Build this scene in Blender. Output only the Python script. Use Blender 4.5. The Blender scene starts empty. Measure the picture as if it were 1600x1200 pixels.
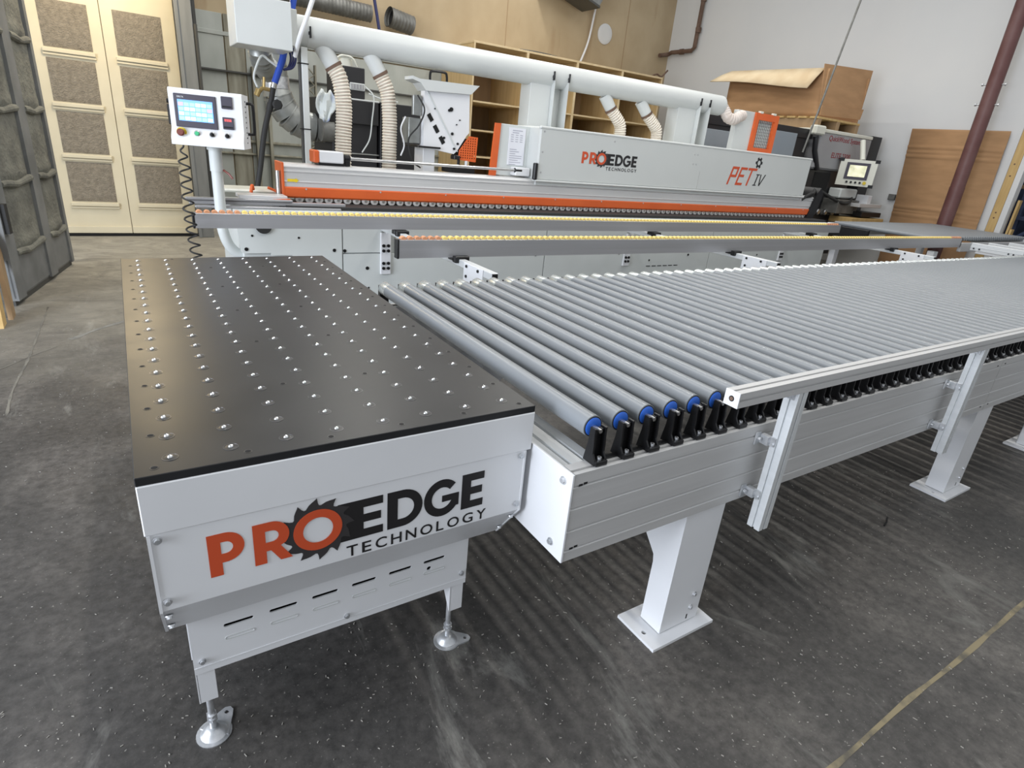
import bpy, bmesh, math, random
from mathutils import Vector, Matrix

# ------------------------------------------------------------------ camera, world, lights, exposure
scene = bpy.context.scene
COL = scene.collection
random.seed(7)

cam_data = bpy.data.cameras.new('camera')
cam = bpy.data.objects.new('camera', cam_data)
COL.objects.link(cam)
cam_data.sensor_width = 36.0
cam_data.lens = 20.4495
cam_data.clip_end = 100
CAM_M = Matrix((
    (0.844576, 0.131020, -0.519158, 0.055556),
    (-0.527987, 0.364958, -0.766835, -1.126458),
    (0.089001, 0.921759, 0.377412, 1.528082),
    (0, 0, 0, 1)))
cam.matrix_world = CAM_M
scene.camera = cam

world = bpy.data.worlds.new('world'); scene.world = world
world.use_nodes = True
wb = world.node_tree.nodes['Background']
wb.inputs[0].default_value = (0.93, 0.965, 1.0, 1)
wb.inputs[1].default_value = 0.60

def area(name, loc, target, sx, sy, power, color):
    d = bpy.data.lights.new(name, 'AREA'); d.shape = 'RECTANGLE'
    d.size = sx; d.size_y = sy; d.energy = power; d.color = color
    o = bpy.data.objects.new(name, d); COL.objects.link(o)
    o.location = loc
    v = Vector(target) - Vector(loc)
    o.rotation_euler = v.to_track_quat('-Z', 'Y').to_euler()
    return o
# long fluorescent runs under the roof, parallel to the rollers; the last two are fill lights added to brighten the back wall
for i, (x, y, L, p) in enumerate([(1.2, 2.0, 7.0, 110), (4.6, 2.6, 7.0, 150), (8.2, 3.0, 7.5, 90), (3.2, 8.2, 3.6, 85), (7.0, 8.2, 3.6, 70)]):
    d = bpy.data.lights.new('strip_and_fill_light', 'AREA'); d.shape = 'RECTANGLE'
    d.size = 0.12; d.size_y = L; d.energy = p; d.color = (1.0, 0.97, 0.91)
    o = bpy.data.objects.new('strip_and_fill_light', d); COL.objects.link(o); o.location = (x, y, 5.6)
# daylight through the bay door on the left of the camera
area('bay_door_daylight', (-4.6, 0.2, 1.9), (2.0, 0.9, 0.6), 3.6, 3.4, 540, (0.84, 0.90, 1.0))
# warm lamp over the store-room doors
ld = bpy.data.lights.new('warm_door_lamp', 'POINT'); ld.energy = 88; ld.color = (1.0, 0.80, 0.50); ld.shadow_soft_size = 0.15
lo = bpy.data.objects.new('warm_door_lamp', ld); COL.objects.link(lo); lo.location = (0.0, 6.9, 3.3)

scene.view_settings.view_transform = 'Standard'
scene.view_settings.look = 'None'
scene.view_settings.gamma = 1.0
scene.view_settings.use_curve_mapping = False
scene.view_settings.exposure = 0.08

# ------------------------------------------------------------------ materials
MATS = {}
def mat(name, col, rough=0.5, metal=0.0, col2=None, scale=8.0, bump=0.0, bscale=60.0, stretch=(1, 1, 1), emit=0.0, spec=0.5, detail=6.0, lo=0.35, hi=0.65, alpha=1.0, trans=0.0, coat=0.0, rvar=0.0):
    m = bpy.data.materials.new(name); m.use_nodes = True
    nt = m.node_tree; b = nt.nodes['Principled BSDF']
    c4 = lambda c: (c[0], c[1], c[2], 1)
    b.inputs['Base Color'].default_value = c4(col)
    b.inputs['Roughness'].default_value = rough
    b.inputs['Metallic'].default_value = metal
    b.inputs['Specular IOR Level'].default_value = spec
    b.inputs['Alpha'].default_value = alpha
    b.inputs['Transmission Weight'].default_value = trans
    b.inputs['Coat Weight'].default_value = coat
    if emit > 0:
        b.inputs['Emission Color'].default_value = c4(col); b.inputs['Emission Strength'].default_value = emit
    if col2 is not None or bump > 0:
        tc = nt.nodes.new('ShaderNodeTexCoord'); mp = nt.nodes.new('ShaderNodeMapping')
        mp.inputs['Scale'].default_value = stretch
        nt.links.new(tc.outputs['Object'], mp.inputs['Vector'])
    if col2 is not None:
        n = nt.nodes.new('ShaderNodeTexNoise'); n.inputs['Scale'].default_value = scale; n.inputs['Detail'].default_value = detail
        nt.links.new(mp.outputs[0], n.inputs['Vector'])
        r = nt.nodes.new('ShaderNodeValToRGB')
        r.color_ramp.elements[0].position = lo; r.color_ramp.elements[0].color = c4(col)
        r.color_ramp.elements[1].position = hi; r.color_ramp.elements[1].color = c4(col2)
        nt.links.new(n.outputs[0], r.inputs[0]); nt.links.new(r.outputs[0], b.inputs['Base Color'])
        if rvar:
            mr = nt.nodes.new('ShaderNodeMapRange'); mr.inputs[3].default_value = rough - rvar; mr.inputs[4].default_value = rough + rvar
            nt.links.new(n.outputs[0], mr.inputs[0]); nt.links.new(mr.outputs[0], b.inputs['Roughness'])
    if bump > 0:
        n2 = nt.nodes.new('ShaderNodeTexNoise'); n2.inputs['Scale'].default_value = bscale; n2.inputs['Detail'].default_value = 5
        nt.links.new(mp.outputs[0], n2.inputs['Vector'])
        bp = nt.nodes.new('ShaderNodeBump'); bp.inputs['Strength'].default_value = bump; bp.inputs['Distance'].default_value = 0.02
        nt.links.new(n2.outputs[0], bp.inputs['Height']); nt.links.new(bp.outputs[0], b.inputs['Normal'])
    MATS[name] = m
    return m

mat('white_paint', (0.74, 0.75, 0.77), 0.38, col2=(0.70, 0.71, 0.73), scale=3)
mat('white_steel', (0.58, 0.60, 0.59), 0.36, col2=(0.55, 0.57, 0.56), scale=2)
mat('machine_grey', (0.60, 0.63, 0.62), 0.5, col2=(0.56, 0.59, 0.58), scale=2)
mat('hood_grey', (0.56, 0.58, 0.57), 0.45, col2=(0.54, 0.56, 0.55), scale=2)
mat('black_laminate', (0.015, 0.0155, 0.017), 0.36, col2=(0.022, 0.0225, 0.024), scale=6, rvar=0.05, spec=0.33)
mat('black_edge', (0.010, 0.010, 0.013), 0.5)
mat('black_plastic', (0.008, 0.008, 0.009), 0.34, spec=0.4)
mat('black_rubber', (0.018, 0.018, 0.018), 0.7)
mat('dark', (0.006, 0.006, 0.006), 0.9)
mat('steel', (0.62, 0.62, 0.62), 0.28, 1.0, col2=(0.52, 0.52, 0.52), scale=20)
mat('ball_steel', (0.86, 0.87, 0.88), 0.16, 1.0)
mat('zinc', (0.72, 0.73, 0.75), 0.34, 0.7, col2=(0.50, 0.52, 0.54), scale=30)
mat('aluminium', (0.61, 0.61, 0.61), 0.40, 0.25, col2=(0.56, 0.56, 0.56), scale=10, stretch=(0.15, 4, 4))
mat('aluminium_y', (0.66, 0.68, 0.69), 0.42, 0.2, col2=(0.61, 0.63, 0.64), scale=10, stretch=(4, 0.15, 4))
mat('rail_aluminium', (0.40, 0.40, 0.415), 0.30, 0.45, col2=(0.36, 0.36, 0.37), scale=6, stretch=(0.1, 5, 5))
mat('roller_grey', (0.215, 0.230, 0.245), 0.33, 0.0, col2=(0.19, 0.205, 0.22), scale=5, stretch=(4, 0.3, 4))
mat('roller_sleeve', (0.66, 0.70, 0.70), 0.25, 0.7)
mat('blue_cap', (0.03, 0.14, 0.62), 0.4)
mat('orange', (0.66, 0.12, 0.025), 0.42, col2=(0.61, 0.105, 0.022), scale=4)
mat('logo_red', (0.56, 0.075, 0.022), 0.5)
mat('logo_black', (0.010, 0.009, 0.010), 0.5)
mat('logo_dark', (0.033, 0.030, 0.031), 0.5)
mat('bead_yellow', (0.85, 0.64, 0.20), 0.45)
mat('bead_orange', (0.62, 0.29, 0.15), 0.45)
mat('yellow_sign', (0.75, 0.56, 0.02), 0.5)
mat('wheel_grey', (0.52, 0.50, 0.48), 0.6)
mat('hose_clear', (0.46, 0.37, 0.30), 0.28, col2=(0.60, 0.53, 0.46), scale=18, stretch=(1, 1, 3))
mat('hose_white', (0.62, 0.56, 0.52), 0.35, col2=(0.55, 0.47, 0.42), scale=12)
mat('hose_rib', (0.74, 0.70, 0.60), 0.4)
mat('galvanised', (0.33, 0.34, 0.33), 0.42, 0.6, col2=(0.24, 0.25, 0.24), scale=9)
mat('galvanised_dull', (0.20, 0.20, 0.19), 0.55, 0.5, col2=(0.13, 0.13, 0.12), scale=8)
mat('blue_hose', (0.02, 0.07, 0.42), 0.35)
mat('navy_strap', (0.02, 0.025, 0.10), 0.6)
mat('brass', (0.45, 0.33, 0.14), 0.4, 0.8)
mat('screen_blue', (0.16, 0.34, 0.80), 0.2, emit=1.0)
mat('screen_cyan', (0.30, 0.70, 0.92), 0.2, emit=1.0)
mat('screen_white', (0.72, 0.84, 0.95), 0.2, emit=1.0)
mat('screen_red', (0.85, 0.10, 0.10), 0.2, emit=0.9)
mat('screen_pink', (0.80, 0.35, 0.55), 0.2, emit=0.9)
mat('bezel', (0.055, 0.050, 0.070), 0.35)
mat('button_red', (0.16, 0.03, 0.02), 0.4)
mat('button_yellow', (0.60, 0.45, 0.03), 0.5)
mat('button_green', (0.05, 0.45, 0.20), 0.35)
mat('glass_grey', (0.30, 0.34, 0.38), 0.45, col2=(0.27, 0.31, 0.35), scale=1)
mat('qw_black', (0.015, 0.015, 0.017), 0.45)
mat('qw_grey', (0.32, 0.32, 0.33), 0.4, col2=(0.29, 0.29, 0.30), scale=2)
mat('qw_red', (0.26, 0.03, 0.04), 0.5)
mat('cream', (0.66, 0.66, 0.58), 0.45)
mat('screen_olive', (0.55, 0.55, 0.36), 0.2, col2=(0.86, 0.84, 0.62), scale=9)
for _l in ('screen_olive',):
    _b = MATS[_l].node_tree.nodes['Principled BSDF']; _r = _b.inputs['Base Color'].links[0].from_socket
    MATS[_l].node_tree.links.new(_r, _b.inputs['Emission Color']); _b.inputs['Emission Strength'].default_value = 0.5
mat('cardboard', (0.45, 0.262, 0.130), 0.85, col2=(0.39, 0.225, 0.11), scale=3, stretch=(1, 1, 4), bump=0.05, bscale=120)
mat('cardboard_light', (0.66, 0.54, 0.36), 0.85, col2=(0.55, 0.42, 0.26), scale=3)
mat('plywood', (0.56, 0.41, 0.21), 0.6, col2=(0.48, 0.34, 0.165), scale=4, stretch=(3, 3, 0.4))
mat('plywood_dark', (0.33, 0.22, 0.12), 0.65, col2=(0.28, 0.185, 0.10), scale=4, stretch=(3, 3, 0.4))
mat('plywood_edge', (0.68, 0.54, 0.33), 0.6, col2=(0.60, 0.46, 0.26), scale=10)
mat('pine', (0.55, 0.38, 0.16), 0.65, col2=(0.47, 0.31, 0.12), scale=6, stretch=(4, 4, 0.4))
mat('oxide_red', (0.105, 0.038, 0.035), 0.5, col2=(0.14, 0.066, 0.062), scale=3, detail=8)
mat('rust', (0.10, 0.055, 0.035), 0.7, col2=(0.16, 0.10, 0.07), scale=8)
mat('paper', (0.74, 0.75, 0.80), 0.7)
mat('print_grey', (0.35, 0.35, 0.42), 0.7)
mat('rag', (0.62, 0.66, 0.66), 0.9, col2=(0.20, 0.28, 0.55), scale=2.2, lo=0.5, hi=0.6)
mat('navy', (0.018, 0.026, 0.055), 0.6, col2=(0.04, 0.06, 0.12), scale=6)
mat('white_wall', (0.63, 0.632, 0.625), 0.7, col2=(0.60, 0.607, 0.607), scale=0.8)
mat('door_cream', (0.68, 0.61, 0.44), 0.6, col2=(0.62, 0.55, 0.39), scale=2.5)
mat('door_grey', (0.20, 0.205, 0.205), 0.6, col2=(0.14, 0.145, 0.145), scale=4)
mat('foam_grey', (0.20, 0.20, 0.17), 0.9, col2=(0.12, 0.12, 0.105), scale=5, bump=0.6, bscale=30)
mat('batt', (0.30, 0.26, 0.20), 0.95, col2=(0.22, 0.19, 0.145), scale=22, bump=0.9, bscale=70, detail=8)
mat('jamb_grey', (0.25, 0.26, 0.26), 0.6, col2=(0.20, 0.21, 0.21), scale=4, stretch=(3, 3, 0.5))
mat('cladding', (0.43, 0.45, 0.42), 0.55, col2=(0.35, 0.37, 0.34), scale=2, stretch=(1.5, 1, 0.7))
mat('cladding_brown', (0.34, 0.33, 0.265), 0.6, col2=(0.19, 0.175, 0.13), scale=3, stretch=(3, 1, 0.5))
mat('rail_dark', (0.06, 0.06, 0.056), 0.6)
mat('light_strip', (0.9, 0.9, 0.9), 0.4)

def wall_beige():
    m = mat('beige_wall', (0.46, 0.365, 0.235), 0.75, col2=(0.385, 0.295, 0.18), scale=1.3, stretch=(1, 1, 0.8), detail=9)
    nt = m.node_tree; b = nt.nodes['Principled BSDF']
    base = b.inputs['Base Color'].links[0].from_socket
    tc = nt.nodes.new('ShaderNodeTexCoord'); mp = nt.nodes.new('ShaderNodeMapping'); mp.inputs['Scale'].default_value = (1.3, 1, 0.22)
    nt.links.new(tc.outputs['Object'], mp.inputs['Vector'])
    n = nt.nodes.new('ShaderNodeTexNoise'); n.inputs['Scale'].default_value = 1.6; n.inputs['Detail'].default_value = 7
    nt.links.new(mp.outputs[0], n.inputs['Vector'])
    r = nt.nodes.new('ShaderNodeValToRGB'); r.color_ramp.elements[0].position = 0.60; r.color_ramp.elements[1].position = 0.80
    nt.links.new(n.outputs[0], r.inputs[0])
    mx = nt.nodes.new('ShaderNodeMix'); mx.data_type = 'RGBA'
    nt.links.new(r.outputs[0], mx.inputs[0]); nt.links.new(base, mx.inputs[6]); mx.inputs[7].default_value = (0.26, 0.15, 0.07, 1)
    nt.links.new(mx.outputs[2], b.inputs['Base Color'])
wall_beige()

def floor_mat():
    m = bpy.data.materials.new('concrete_floor'); m.use_nodes = True; MATS['concrete_floor'] = m
    nt = m.node_tree; b = nt.nodes['Principled BSDF']; L = nt.links.new
    tc = nt.nodes.new('ShaderNodeTexCoord')
    def noise(scale, detail, stretch=(1, 1, 1), rough=0.6, dist=0.0):
        mp = nt.nodes.new('ShaderNodeMapping'); mp.inputs['Scale'].default_value = stretch
        L(tc.outputs['Object'], mp.inputs['Vector'])
        n = nt.nodes.new('ShaderNodeTexNoise'); n.inputs['Scale'].default_value = scale; n.inputs['Detail'].default_value = detail
        n.inputs['Roughness'].default_value = rough; n.inputs['Distortion'].default_value = dist
        L(mp.outputs[0], n.inputs['Vector']); return n
    def ramp(n, stops):
        r = nt.nodes.new('ShaderNodeValToRGB'); e = r.color_ramp.elements
        e[0].position, e[0].color = stops[0]; e[1].position, e[1].color = stops[-1]
        for s in stops[1:-1]:
            k = e.new(s[0]); k.color = s[1]
        L(n.outputs[0], r.inputs[0]); return r
    def mixc(fac, a, bcol, blend='MIX'):
        mx = nt.nodes.new('ShaderNodeMix'); mx.data_type = 'RGBA'; mx.blend_type = blend
        for sock, val in ((mx.inputs[0], fac), (mx.inputs[6], a), (mx.inputs[7], bcol)):
            if hasattr(val, 'links'): L(val, sock)
            else: sock.default_value = val
        return mx.outputs[2]
    g = lambda v, w=0.0: (v * (1 + w), v, v * (1 - w), 1)
    base = ramp(noise(1.1, 9, rough=0.65, dist=0.6), [(0.3, g(0.025, .05)), (0.5, g(0.046, .08)), (0.7, g(0.098, .10))])
    fine = ramp(noise(28, 8, rough=0.7), [(0.35, g(0.5)), (0.62, g(1.4))])
    c = mixc(0.8, base.outputs[0], fine.outputs[0], 'MULTIPLY')
    # pale dust speckles and scuffs ground into the concrete
    sp = ramp(noise(95, 3, rough=0.5), [(0.66, (0, 0, 0, 1)), (0.74, (1, 1, 1, 1))])
    c = mixc(sp.outputs[0], c, (0.20, 0.19, 0.17, 1))
    sc = ramp(noise(2.3, 6, (1, 0.35, 1), 0.7, 1.5), [(0.58, (0, 0, 0, 1)), (0.72, (1, 1, 1, 1))])
    c = mixc(sc.outputs[0], c, (0.17, 0.165, 0.15, 1))
    # concrete colour turns paler and warmer towards the store-room doors
    sx = nt.nodes.new('ShaderNodeSeparateXYZ'); L(tc.outputs['Object'], sx.inputs[0])
    nn = noise(1.6, 5)
    ad = nt.nodes.new('ShaderNodeMath'); ad.operation = 'ADD'; L(sx.outputs[1], ad.inputs[0])
    ml = nt.nodes.new('ShaderNodeMath'); ml.operation = 'MULTIPLY'; ml.inputs[1].default_value = 2.0; L(nn.outputs[0], ml.inputs[0]); L(ml.outputs[0], ad.inputs[1])
    mr = nt.nodes.new('ShaderNodeMapRange'); mr.inputs[1].default_value = 3.4; mr.inputs[2].default_value = 7.4
    L(ad.outputs[0], mr.inputs[0])
    pale = ramp(noise(2.6, 10, (0.9, 1.15, 1), 0.75, 1.6), [(0.3, (0.17, 0.16, 0.14, 1)), (0.7, (0.44, 0.41, 0.34, 1))])
    c = mixc(mr.outputs[0], c, pale.outputs[0])
    L(c, b.inputs['Base Color'])
    rr = nt.nodes.new('ShaderNodeMapRange'); rr.inputs[3].default_value = 0.42; rr.inputs[4].default_value = 0.75
    L(noise(2.0, 5).outputs[0], rr.inputs[0]); L(rr.outputs[0], b.inputs['Roughness'])
    bp = nt.nodes.new('ShaderNodeBump'); bp.inputs['Strength'].default_value = 0.12; bp.inputs['Distance'].default_value = 0.01
    L(noise(60, 6).outputs[0], bp.inputs['Height']); L(bp.outputs[0], b.inputs['Normal'])
floor_mat()

# ------------------------------------------------------------------ mesh helpers
def shape_mesh(splines, depth):
    """filled 2-D outline with holes -> (verts (u, v, w), faces), w from -depth/2 to depth/2"""
    cu = bpy.data.curves.new('tmp', 'CURVE'); cu.dimensions = '2D'; cu.fill_mode = 'BOTH'; cu.extrude = depth / 2
    for pts in splines:
        sp = cu.splines.new('POLY'); sp.points.add(len(pts) - 1); sp.use_cyclic_u = True
        for p, (u, v) in zip(sp.points, pts): p.co = (u, v, 0, 1)
    ob = bpy.data.objects.new('tmp', cu); me = bpy.data.meshes.new_from_object(ob)
    r = ([tuple(v.co) for v in me.vertices], [tuple(p.vertices) for p in me.polygons])
    bpy.data.objects.remove(ob); bpy.data.meshes.remove(me); bpy.data.curves.remove(cu)
    return r
def text_mesh(txt, height, depth, bold=0.0, width=None, shear=0.0):
    cu = bpy.data.curves.new('tmp', 'FONT'); cu.body = txt; cu.size = 1.0; cu.extrude = 0.0; cu.offset = bold; cu.shear = shear; cu.resolution_u = 4
    ob = bpy.data.objects.new('tmp', cu); me = bpy.data.meshes.new_from_object(ob)
    vs = [v.co.copy() for v in me.vertices]; fs = [tuple(p.vertices) for p in me.polygons]
    bpy.data.objects.remove(ob); bpy.data.meshes.remove(me); bpy.data.curves.remove(cu)
    x0 = min(v.x for v in vs); x1 = max(v.x for v in vs); y0 = min(v.y for v in vs); y1 = max(v.y for v in vs)
    s = height / (y1 - y0); sx = s if width is None else width / (x1 - x0)
    return [((v.x - x0) * sx, (v.y - y0) * s, 0.0) for v in vs], fs
def ell(cx, cy, rx, ry, n=40, a0=0.0, a1=None):
    if a1 is None: return [(cx + rx * math.cos(2 * math.pi * i / n), cy + ry * math.sin(2 * math.pi * i / n)) for i in range(n)]
    return [(cx + rx * math.cos(a0 + (a1 - a0) * i / n), cy + ry * math.sin(a0 + (a1 - a0) * i / n)) for i in range(n + 1)]

class G:
    def __init__(s): s.v = []; s.f = []; s.m = []
    def add(s, vs, fs, mat=0):
        o = len(s.v); s.v += [tuple(v) for v in vs]; s.f += [tuple(i + o for i in f) for f in fs]; s.m += [mat] * len(fs); return s
    def box(s, x0, y0, z0, x1, y1, z1, b=0.0, mat=0):
        lo = (x0, y0, z0); hi = (x1, y1, z1)
        if b <= 0:
            vs = [(lo[0] if not i & 1 else hi[0], lo[1] if not i & 2 else hi[1], lo[2] if not i & 4 else hi[2]) for i in range(8)]
            return s.add(vs, [(0, 2, 3, 1), (4, 5, 7, 6), (0, 1, 5, 4), (2, 6, 7, 3), (0, 4, 6, 2), (1, 3, 7, 5)], mat)
        vs = []; ix = {}
        for c in range(8):
            for k in range(3):
                p = []
                for a in range(3):
                    sgn = (c >> a) & 1
                    e = hi[a] if sgn else lo[a]
                    p.append(e if a == k else e + (-b if sgn else b))
                ix[c, k] = len(vs); vs.append(tuple(p))
        fs = []
        for k in range(3):
            a, bb = [q for q in range(3) if q != k]
            for sg in (0, 1):
                cs = [sg << k, (sg << k) | (1 << a), (sg << k) | (1 << a) | (1 << bb), (sg << k) | (1 << bb)]
                fs.append(tuple(ix[c, k] for c in cs))
            for sa in (0, 1):
                for sb in (0, 1):
                    c0 = (sa << a) | (sb << bb); c1 = c0 | (1 << k)
                    fs.append((ix[c0, a], ix[c1, a], ix[c1, bb], ix[c0, bb]))
        for c in range(8): fs.append((ix[c, 0], ix[c, 1], ix[c, 2]))
        return s.add(vs, fs, mat)
    def prism(s, poly, axis, lo, hi, mat=0):
        n = len(poly)
        def P(u, v, w): return {'x': (w, u, v), 'y': (u, w, v), 'z': (u, v, w)}[axis]
        vs = [P(u, v, lo) for u, v in poly] + [P(u, v, hi) for u, v in poly]
        fs = [tuple(range(n)), tuple(range(2 * n - 1, n - 1, -1))] + [(i, (i + 1) % n, n + (i + 1) % n, n + i) for i in range(n)]
        return s.add(vs, fs, mat)
    def shape(s, splines, depth, to, mat=0):
        vs, fs = shape_mesh(splines, depth)
        return s.add([to(*v) for v in vs], fs, mat)
    def text(s, txt, height, to, bold=0.0, width=None, shear=0.0, mat=0):
        vs, fs = text_mesh(txt, height, 0, bold, width, shear)
        return s.add([to(*v) for v in vs], fs, mat)
    def tube(s, pts, r, n=10, caps=True, mat=0):
        pts = [Vector(p) for p in pts]; k = len(pts)
        rs = r if isinstance(r, (list, tuple)) else [r] * k
        t = [(pts[min(i + 1, k - 1)] - pts[max(i - 1, 0)]).normalized() for i in range(k)]
        up = Vector((0, 0, 1)) if abs(t[0].z) < 0.9 else Vector((1, 0, 0))
        a = t[0].cross(up).normalized(); vs = []
        for i in range(k):
            a = (a - t[i] * a.dot(t[i])).normalized(); b = t[i].cross(a)
            for j in range(n):
                w = 2 * math.pi * j / n
                vs.append(pts[i] + (a * math.cos(w) + b * math.sin(w)) * rs[i])
        fs = [(i * n + j, i * n + (j + 1) % n, (i + 1) * n + (j + 1) % n, (i + 1) * n + j) for i in range(k - 1) for j in range(n)]
        if caps: fs += [tuple(range(n - 1, -1, -1)), tuple(range((k - 1) * n, k * n))]
        return s.add(vs, fs, mat)
    def cyl(s, p0, p1, r, r1=None, n=16, caps=True, mat=0):
        return s.tube([p0, p1], [r, r if r1 is None else r1], n, caps, mat)
    def lathe(s, prof, c, axis='z', n=16, mat=0):
        vs = []; k = len(prof)
        for r, h in prof:
            for j in range(n):
                w = 2 * math.pi * j / n; u, v = r * math.cos(w), r * math.sin(w)
                d = {'z': (u, v, h), 'y': (u, h, v), 'x': (h, u, v)}[axis]
                vs.append((c[0] + d[0], c[1] + d[1], c[2] + d[2]))
        fs = [(i * n + j, i * n + (j + 1) % n, (i + 1) * n + (j + 1) % n, (i + 1) * n + j) for i in range(k - 1) for j in range(n)]
        fs += [tuple(range(n)), tuple(range((k - 1) * n, k * n))]
        return s.add(vs, fs, mat)
    def sphere(s, c, r, n=12, k=8, mat=0):
        prof = [(max(r * math.sin(math.pi * i / k), r * 0.02), -r * math.cos(math.pi * i / k)) for i in range(k + 1)]
        return s.lathe(prof, c, 'z', n, mat)
    def bolt(s, c, d, r=0.007, h=0.006, mat=0, n=8):
        c = Vector(c); d = Vector(d)
        s.cyl(c, c + d * h * 0.35, r * 1.5, n=12, mat=mat)
        return s.cyl(c + d * h * 0.35, c + d * h, r, n=n, mat=mat)

WO = {}
def finish(me, angle=32):
    bm = bmesh.new(); bm.from_mesh(me); bmesh.ops.recalc_face_normals(bm, faces=bm.faces); bm.to_mesh(me); bm.free()
    me.polygons.foreach_set('use_smooth', [True] * len(me.polygons))
    me.set_sharp_from_angle(angle=math.radians(angle))
def build(name, g, mats, parent=None, origin=None):
    """one mesh object out of world-space geometry; its origin is the parent's unless given"""
    if isinstance(mats, str): mats = [mats]
    o = Vector(origin) if origin is not None else (WO[parent] if parent else Vector((0, 0, 0)))
    me = bpy.data.meshes.new(name)
    me.from_pydata([(v[0] - o.x, v[1] - o.y, v[2] - o.z) for v in g.v], [], g.f)
    for m in mats: me.materials.append(MATS[m])
    if len(mats) > 1: me.polygons.foreach_set('material_index', g.m)
    finish(me)
    ob = bpy.data.objects.new(name, me); COL.objects.link(ob)
    WO[ob] = o
    if parent: ob.parent = parent; ob.location = o - WO[parent]
    else: ob.location = o
    return ob
def inst(src, origin, parent=None, name=None, rot=None):
    """a copy that shares the source's mesh"""
    ob = bpy.data.objects.new(name or src.name.split('.')[0], src.data); COL.objects.link(ob)
    o = Vector(origin); WO[ob] = o
    if parent: ob.parent = parent; ob.location = o - WO[parent]
    else: ob.location = o
    if rot: ob.rotation_euler = rot
    return ob
def thing(name, label, cat, loc, group=None):
    ob = bpy.data.objects.new(name, None); COL.objects.link(ob); ob.location = loc; WO[ob] = Vector(loc)
    ob.empty_display_size = 0.1
    return tag(ob, label, cat, group)
def tag(ob, label, cat, group=None, kind=None):
    ob['label'] = label; ob['category'] = cat
    if group: ob['group'] = group
    if kind: ob['kind'] = kind
    return ob
def struct(ob, label=None):
    ob['kind'] = 'structure'
    if label: ob['label'] = label
    return ob
def sbase(name, loc, label):
    ob = bpy.data.objects.new(name, None); COL.objects.link(ob); ob.location = loc; WO[ob] = Vector(loc)
    ob.empty_display_size = 0.1
    return struct(ob, label)
def smooth_path(ctrl, n=12):
    """Catmull-Rom through the control points"""
    P = [Vector(p) for p in ctrl]; P = [P[0] * 2 - P[1]] + P + [P[-1] * 2 - P[-2]]; out = []
    for i in range(1, len(P) - 2):
        a, b, c, d = P[i - 1:i + 3]
        for k in range(n):
            t = k / n
            out.append(0.5 * ((2 * b) + (c - a) * t + (2 * a - 5 * b + 4 * c - d) * t * t + (3 * b - a - 3 * c + d) * t ** 3))
    out.append(P[-2]); return out
def resample(pts, step):
    L = [0.0]
    for a, b in zip(pts, pts[1:]): L.append(L[-1] + (b - a).length)
    n = max(2, int(L[-1] / step)); out = []; j = 0
    for i in range(n + 1):
        d = L[-1] * i / n
        while j < len(L) - 2 and L[j + 1] < d: j += 1
        t = (d - L[j]) / max(L[j + 1] - L[j], 1e-9); out.append(pts[j].lerp(pts[j + 1], t))
    return out
def ribbed(g, ctrl, r, pitch=0.03, amp=0.10, n=16, mat=0, ribmat=None):
    pts = resample(smooth_path(ctrl), pitch / 4)
    rs = [r * (1 + amp * (1 if i % 4 == 0 else (0.35 if i % 4 in (1, 3) else 0))) for i in range(len(pts))]
    k0 = len(g.f); g.tube(pts, rs, n, True, mat)
    if ribmat is not None:
        for i in range(len(pts) - 1):
            if i % 4 in (0, 3):
                for j in range(n): g.m[k0 + i * n + j] = ribmat
    return g

# ================================================================== the setting
g = G(); g.box(-7, -5, -0.1, 15, 12, 0.0)
struct(build('floor', g, 'concrete_floor'), 'dark worn concrete workshop floor with pale dust and scuffs')
XW, YB, ZW = 11.52, 10.5, 6.2
g = G(); g.box(-1.6, YB, 0, XW + 0.2, YB + 0.15, ZW)
wall_back = struct(build('wall_back', g, 'beige_wall', origin=(5, YB, 0)), 'stained beige plaster wall behind the machines')
g = G(); g.box(XW, 2.89, 0, XW + 0.18, YB, ZW, 0.004)
wall_right = struct(build('wall_right', g, 'white_wall', origin=(XW, 6, 0)), 'plain white painted wall on the right')
# grey sheet cladding on the lower back wall, sheet by sheet
xs = [1.0, 1.72, 2.02, 2.95, 4.37, 6.2]
for i in range(len(xs) - 1):
    g = G(); g.box(xs[i] + 0.008, YB - 0.03 - 0.012 * (i % 2), 0.02, xs[i + 1] - 0.008, YB - 0.002, 2.72 + 0.33 * (i < 2), 0.004)
    build('cladding_sheet', g, 'cladding_brown' if i == 1 else 'cladding', wall_back)
g = G(); g.box(1.0, YB - 0.05, 2.74, 6.2, YB - 0.002, 2.80, 0.005); build('cladding_cap', g, 'cladding', wall_back)
for z0, z1, m in ((2.22, 2.25, 'rail_dark'), (1.18, 1.22, 'cladding_brown'), (0.98, 1.01, 'cladding_brown')):
    g = G(); g.box(1.25, YB - 0.10, z0, 6.2, YB - 0.03, z1, 0.006); build('girt', g, m, wall_back)
for x in (1.28, 2.08, 2.30, 3.45):
    g = G(); g.box(x, YB - 0.16, 0, x + 0.05, YB - 0.05, 2.35 if x > 1.3 else 4.0, 0.006); build('steel_post', g, 'cladding_brown' if x > 1.3 else 'rail_dark', wall_back)
g = G()
for k in range(9): g.tube([(2.98, YB - 0.2, 1.0 + k * 0.16), (3.08, YB - 0.2, 1.06 + k * 0.16), (2.98, YB - 0.2, 1.16 + k * 0.16)], 0.012, 6)
g.box(2.95, YB - 0.22, 0.2, 2.975, YB - 0.12, 2.5); g.box(3.085, YB - 0.22, 0.2, 3.11, YB - 0.12, 2.5)
build('lattice_rack', g, 'cladding_brown', wall_back)
# plaster seams
for x in (6.95, 10.1):
    g = G(); g.box(x, YB - 0.004, 2.8, x + 0.012, YB + 0.01, ZW); build('plaster_seam', g, 'plywood_dark', wall_back)

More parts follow.
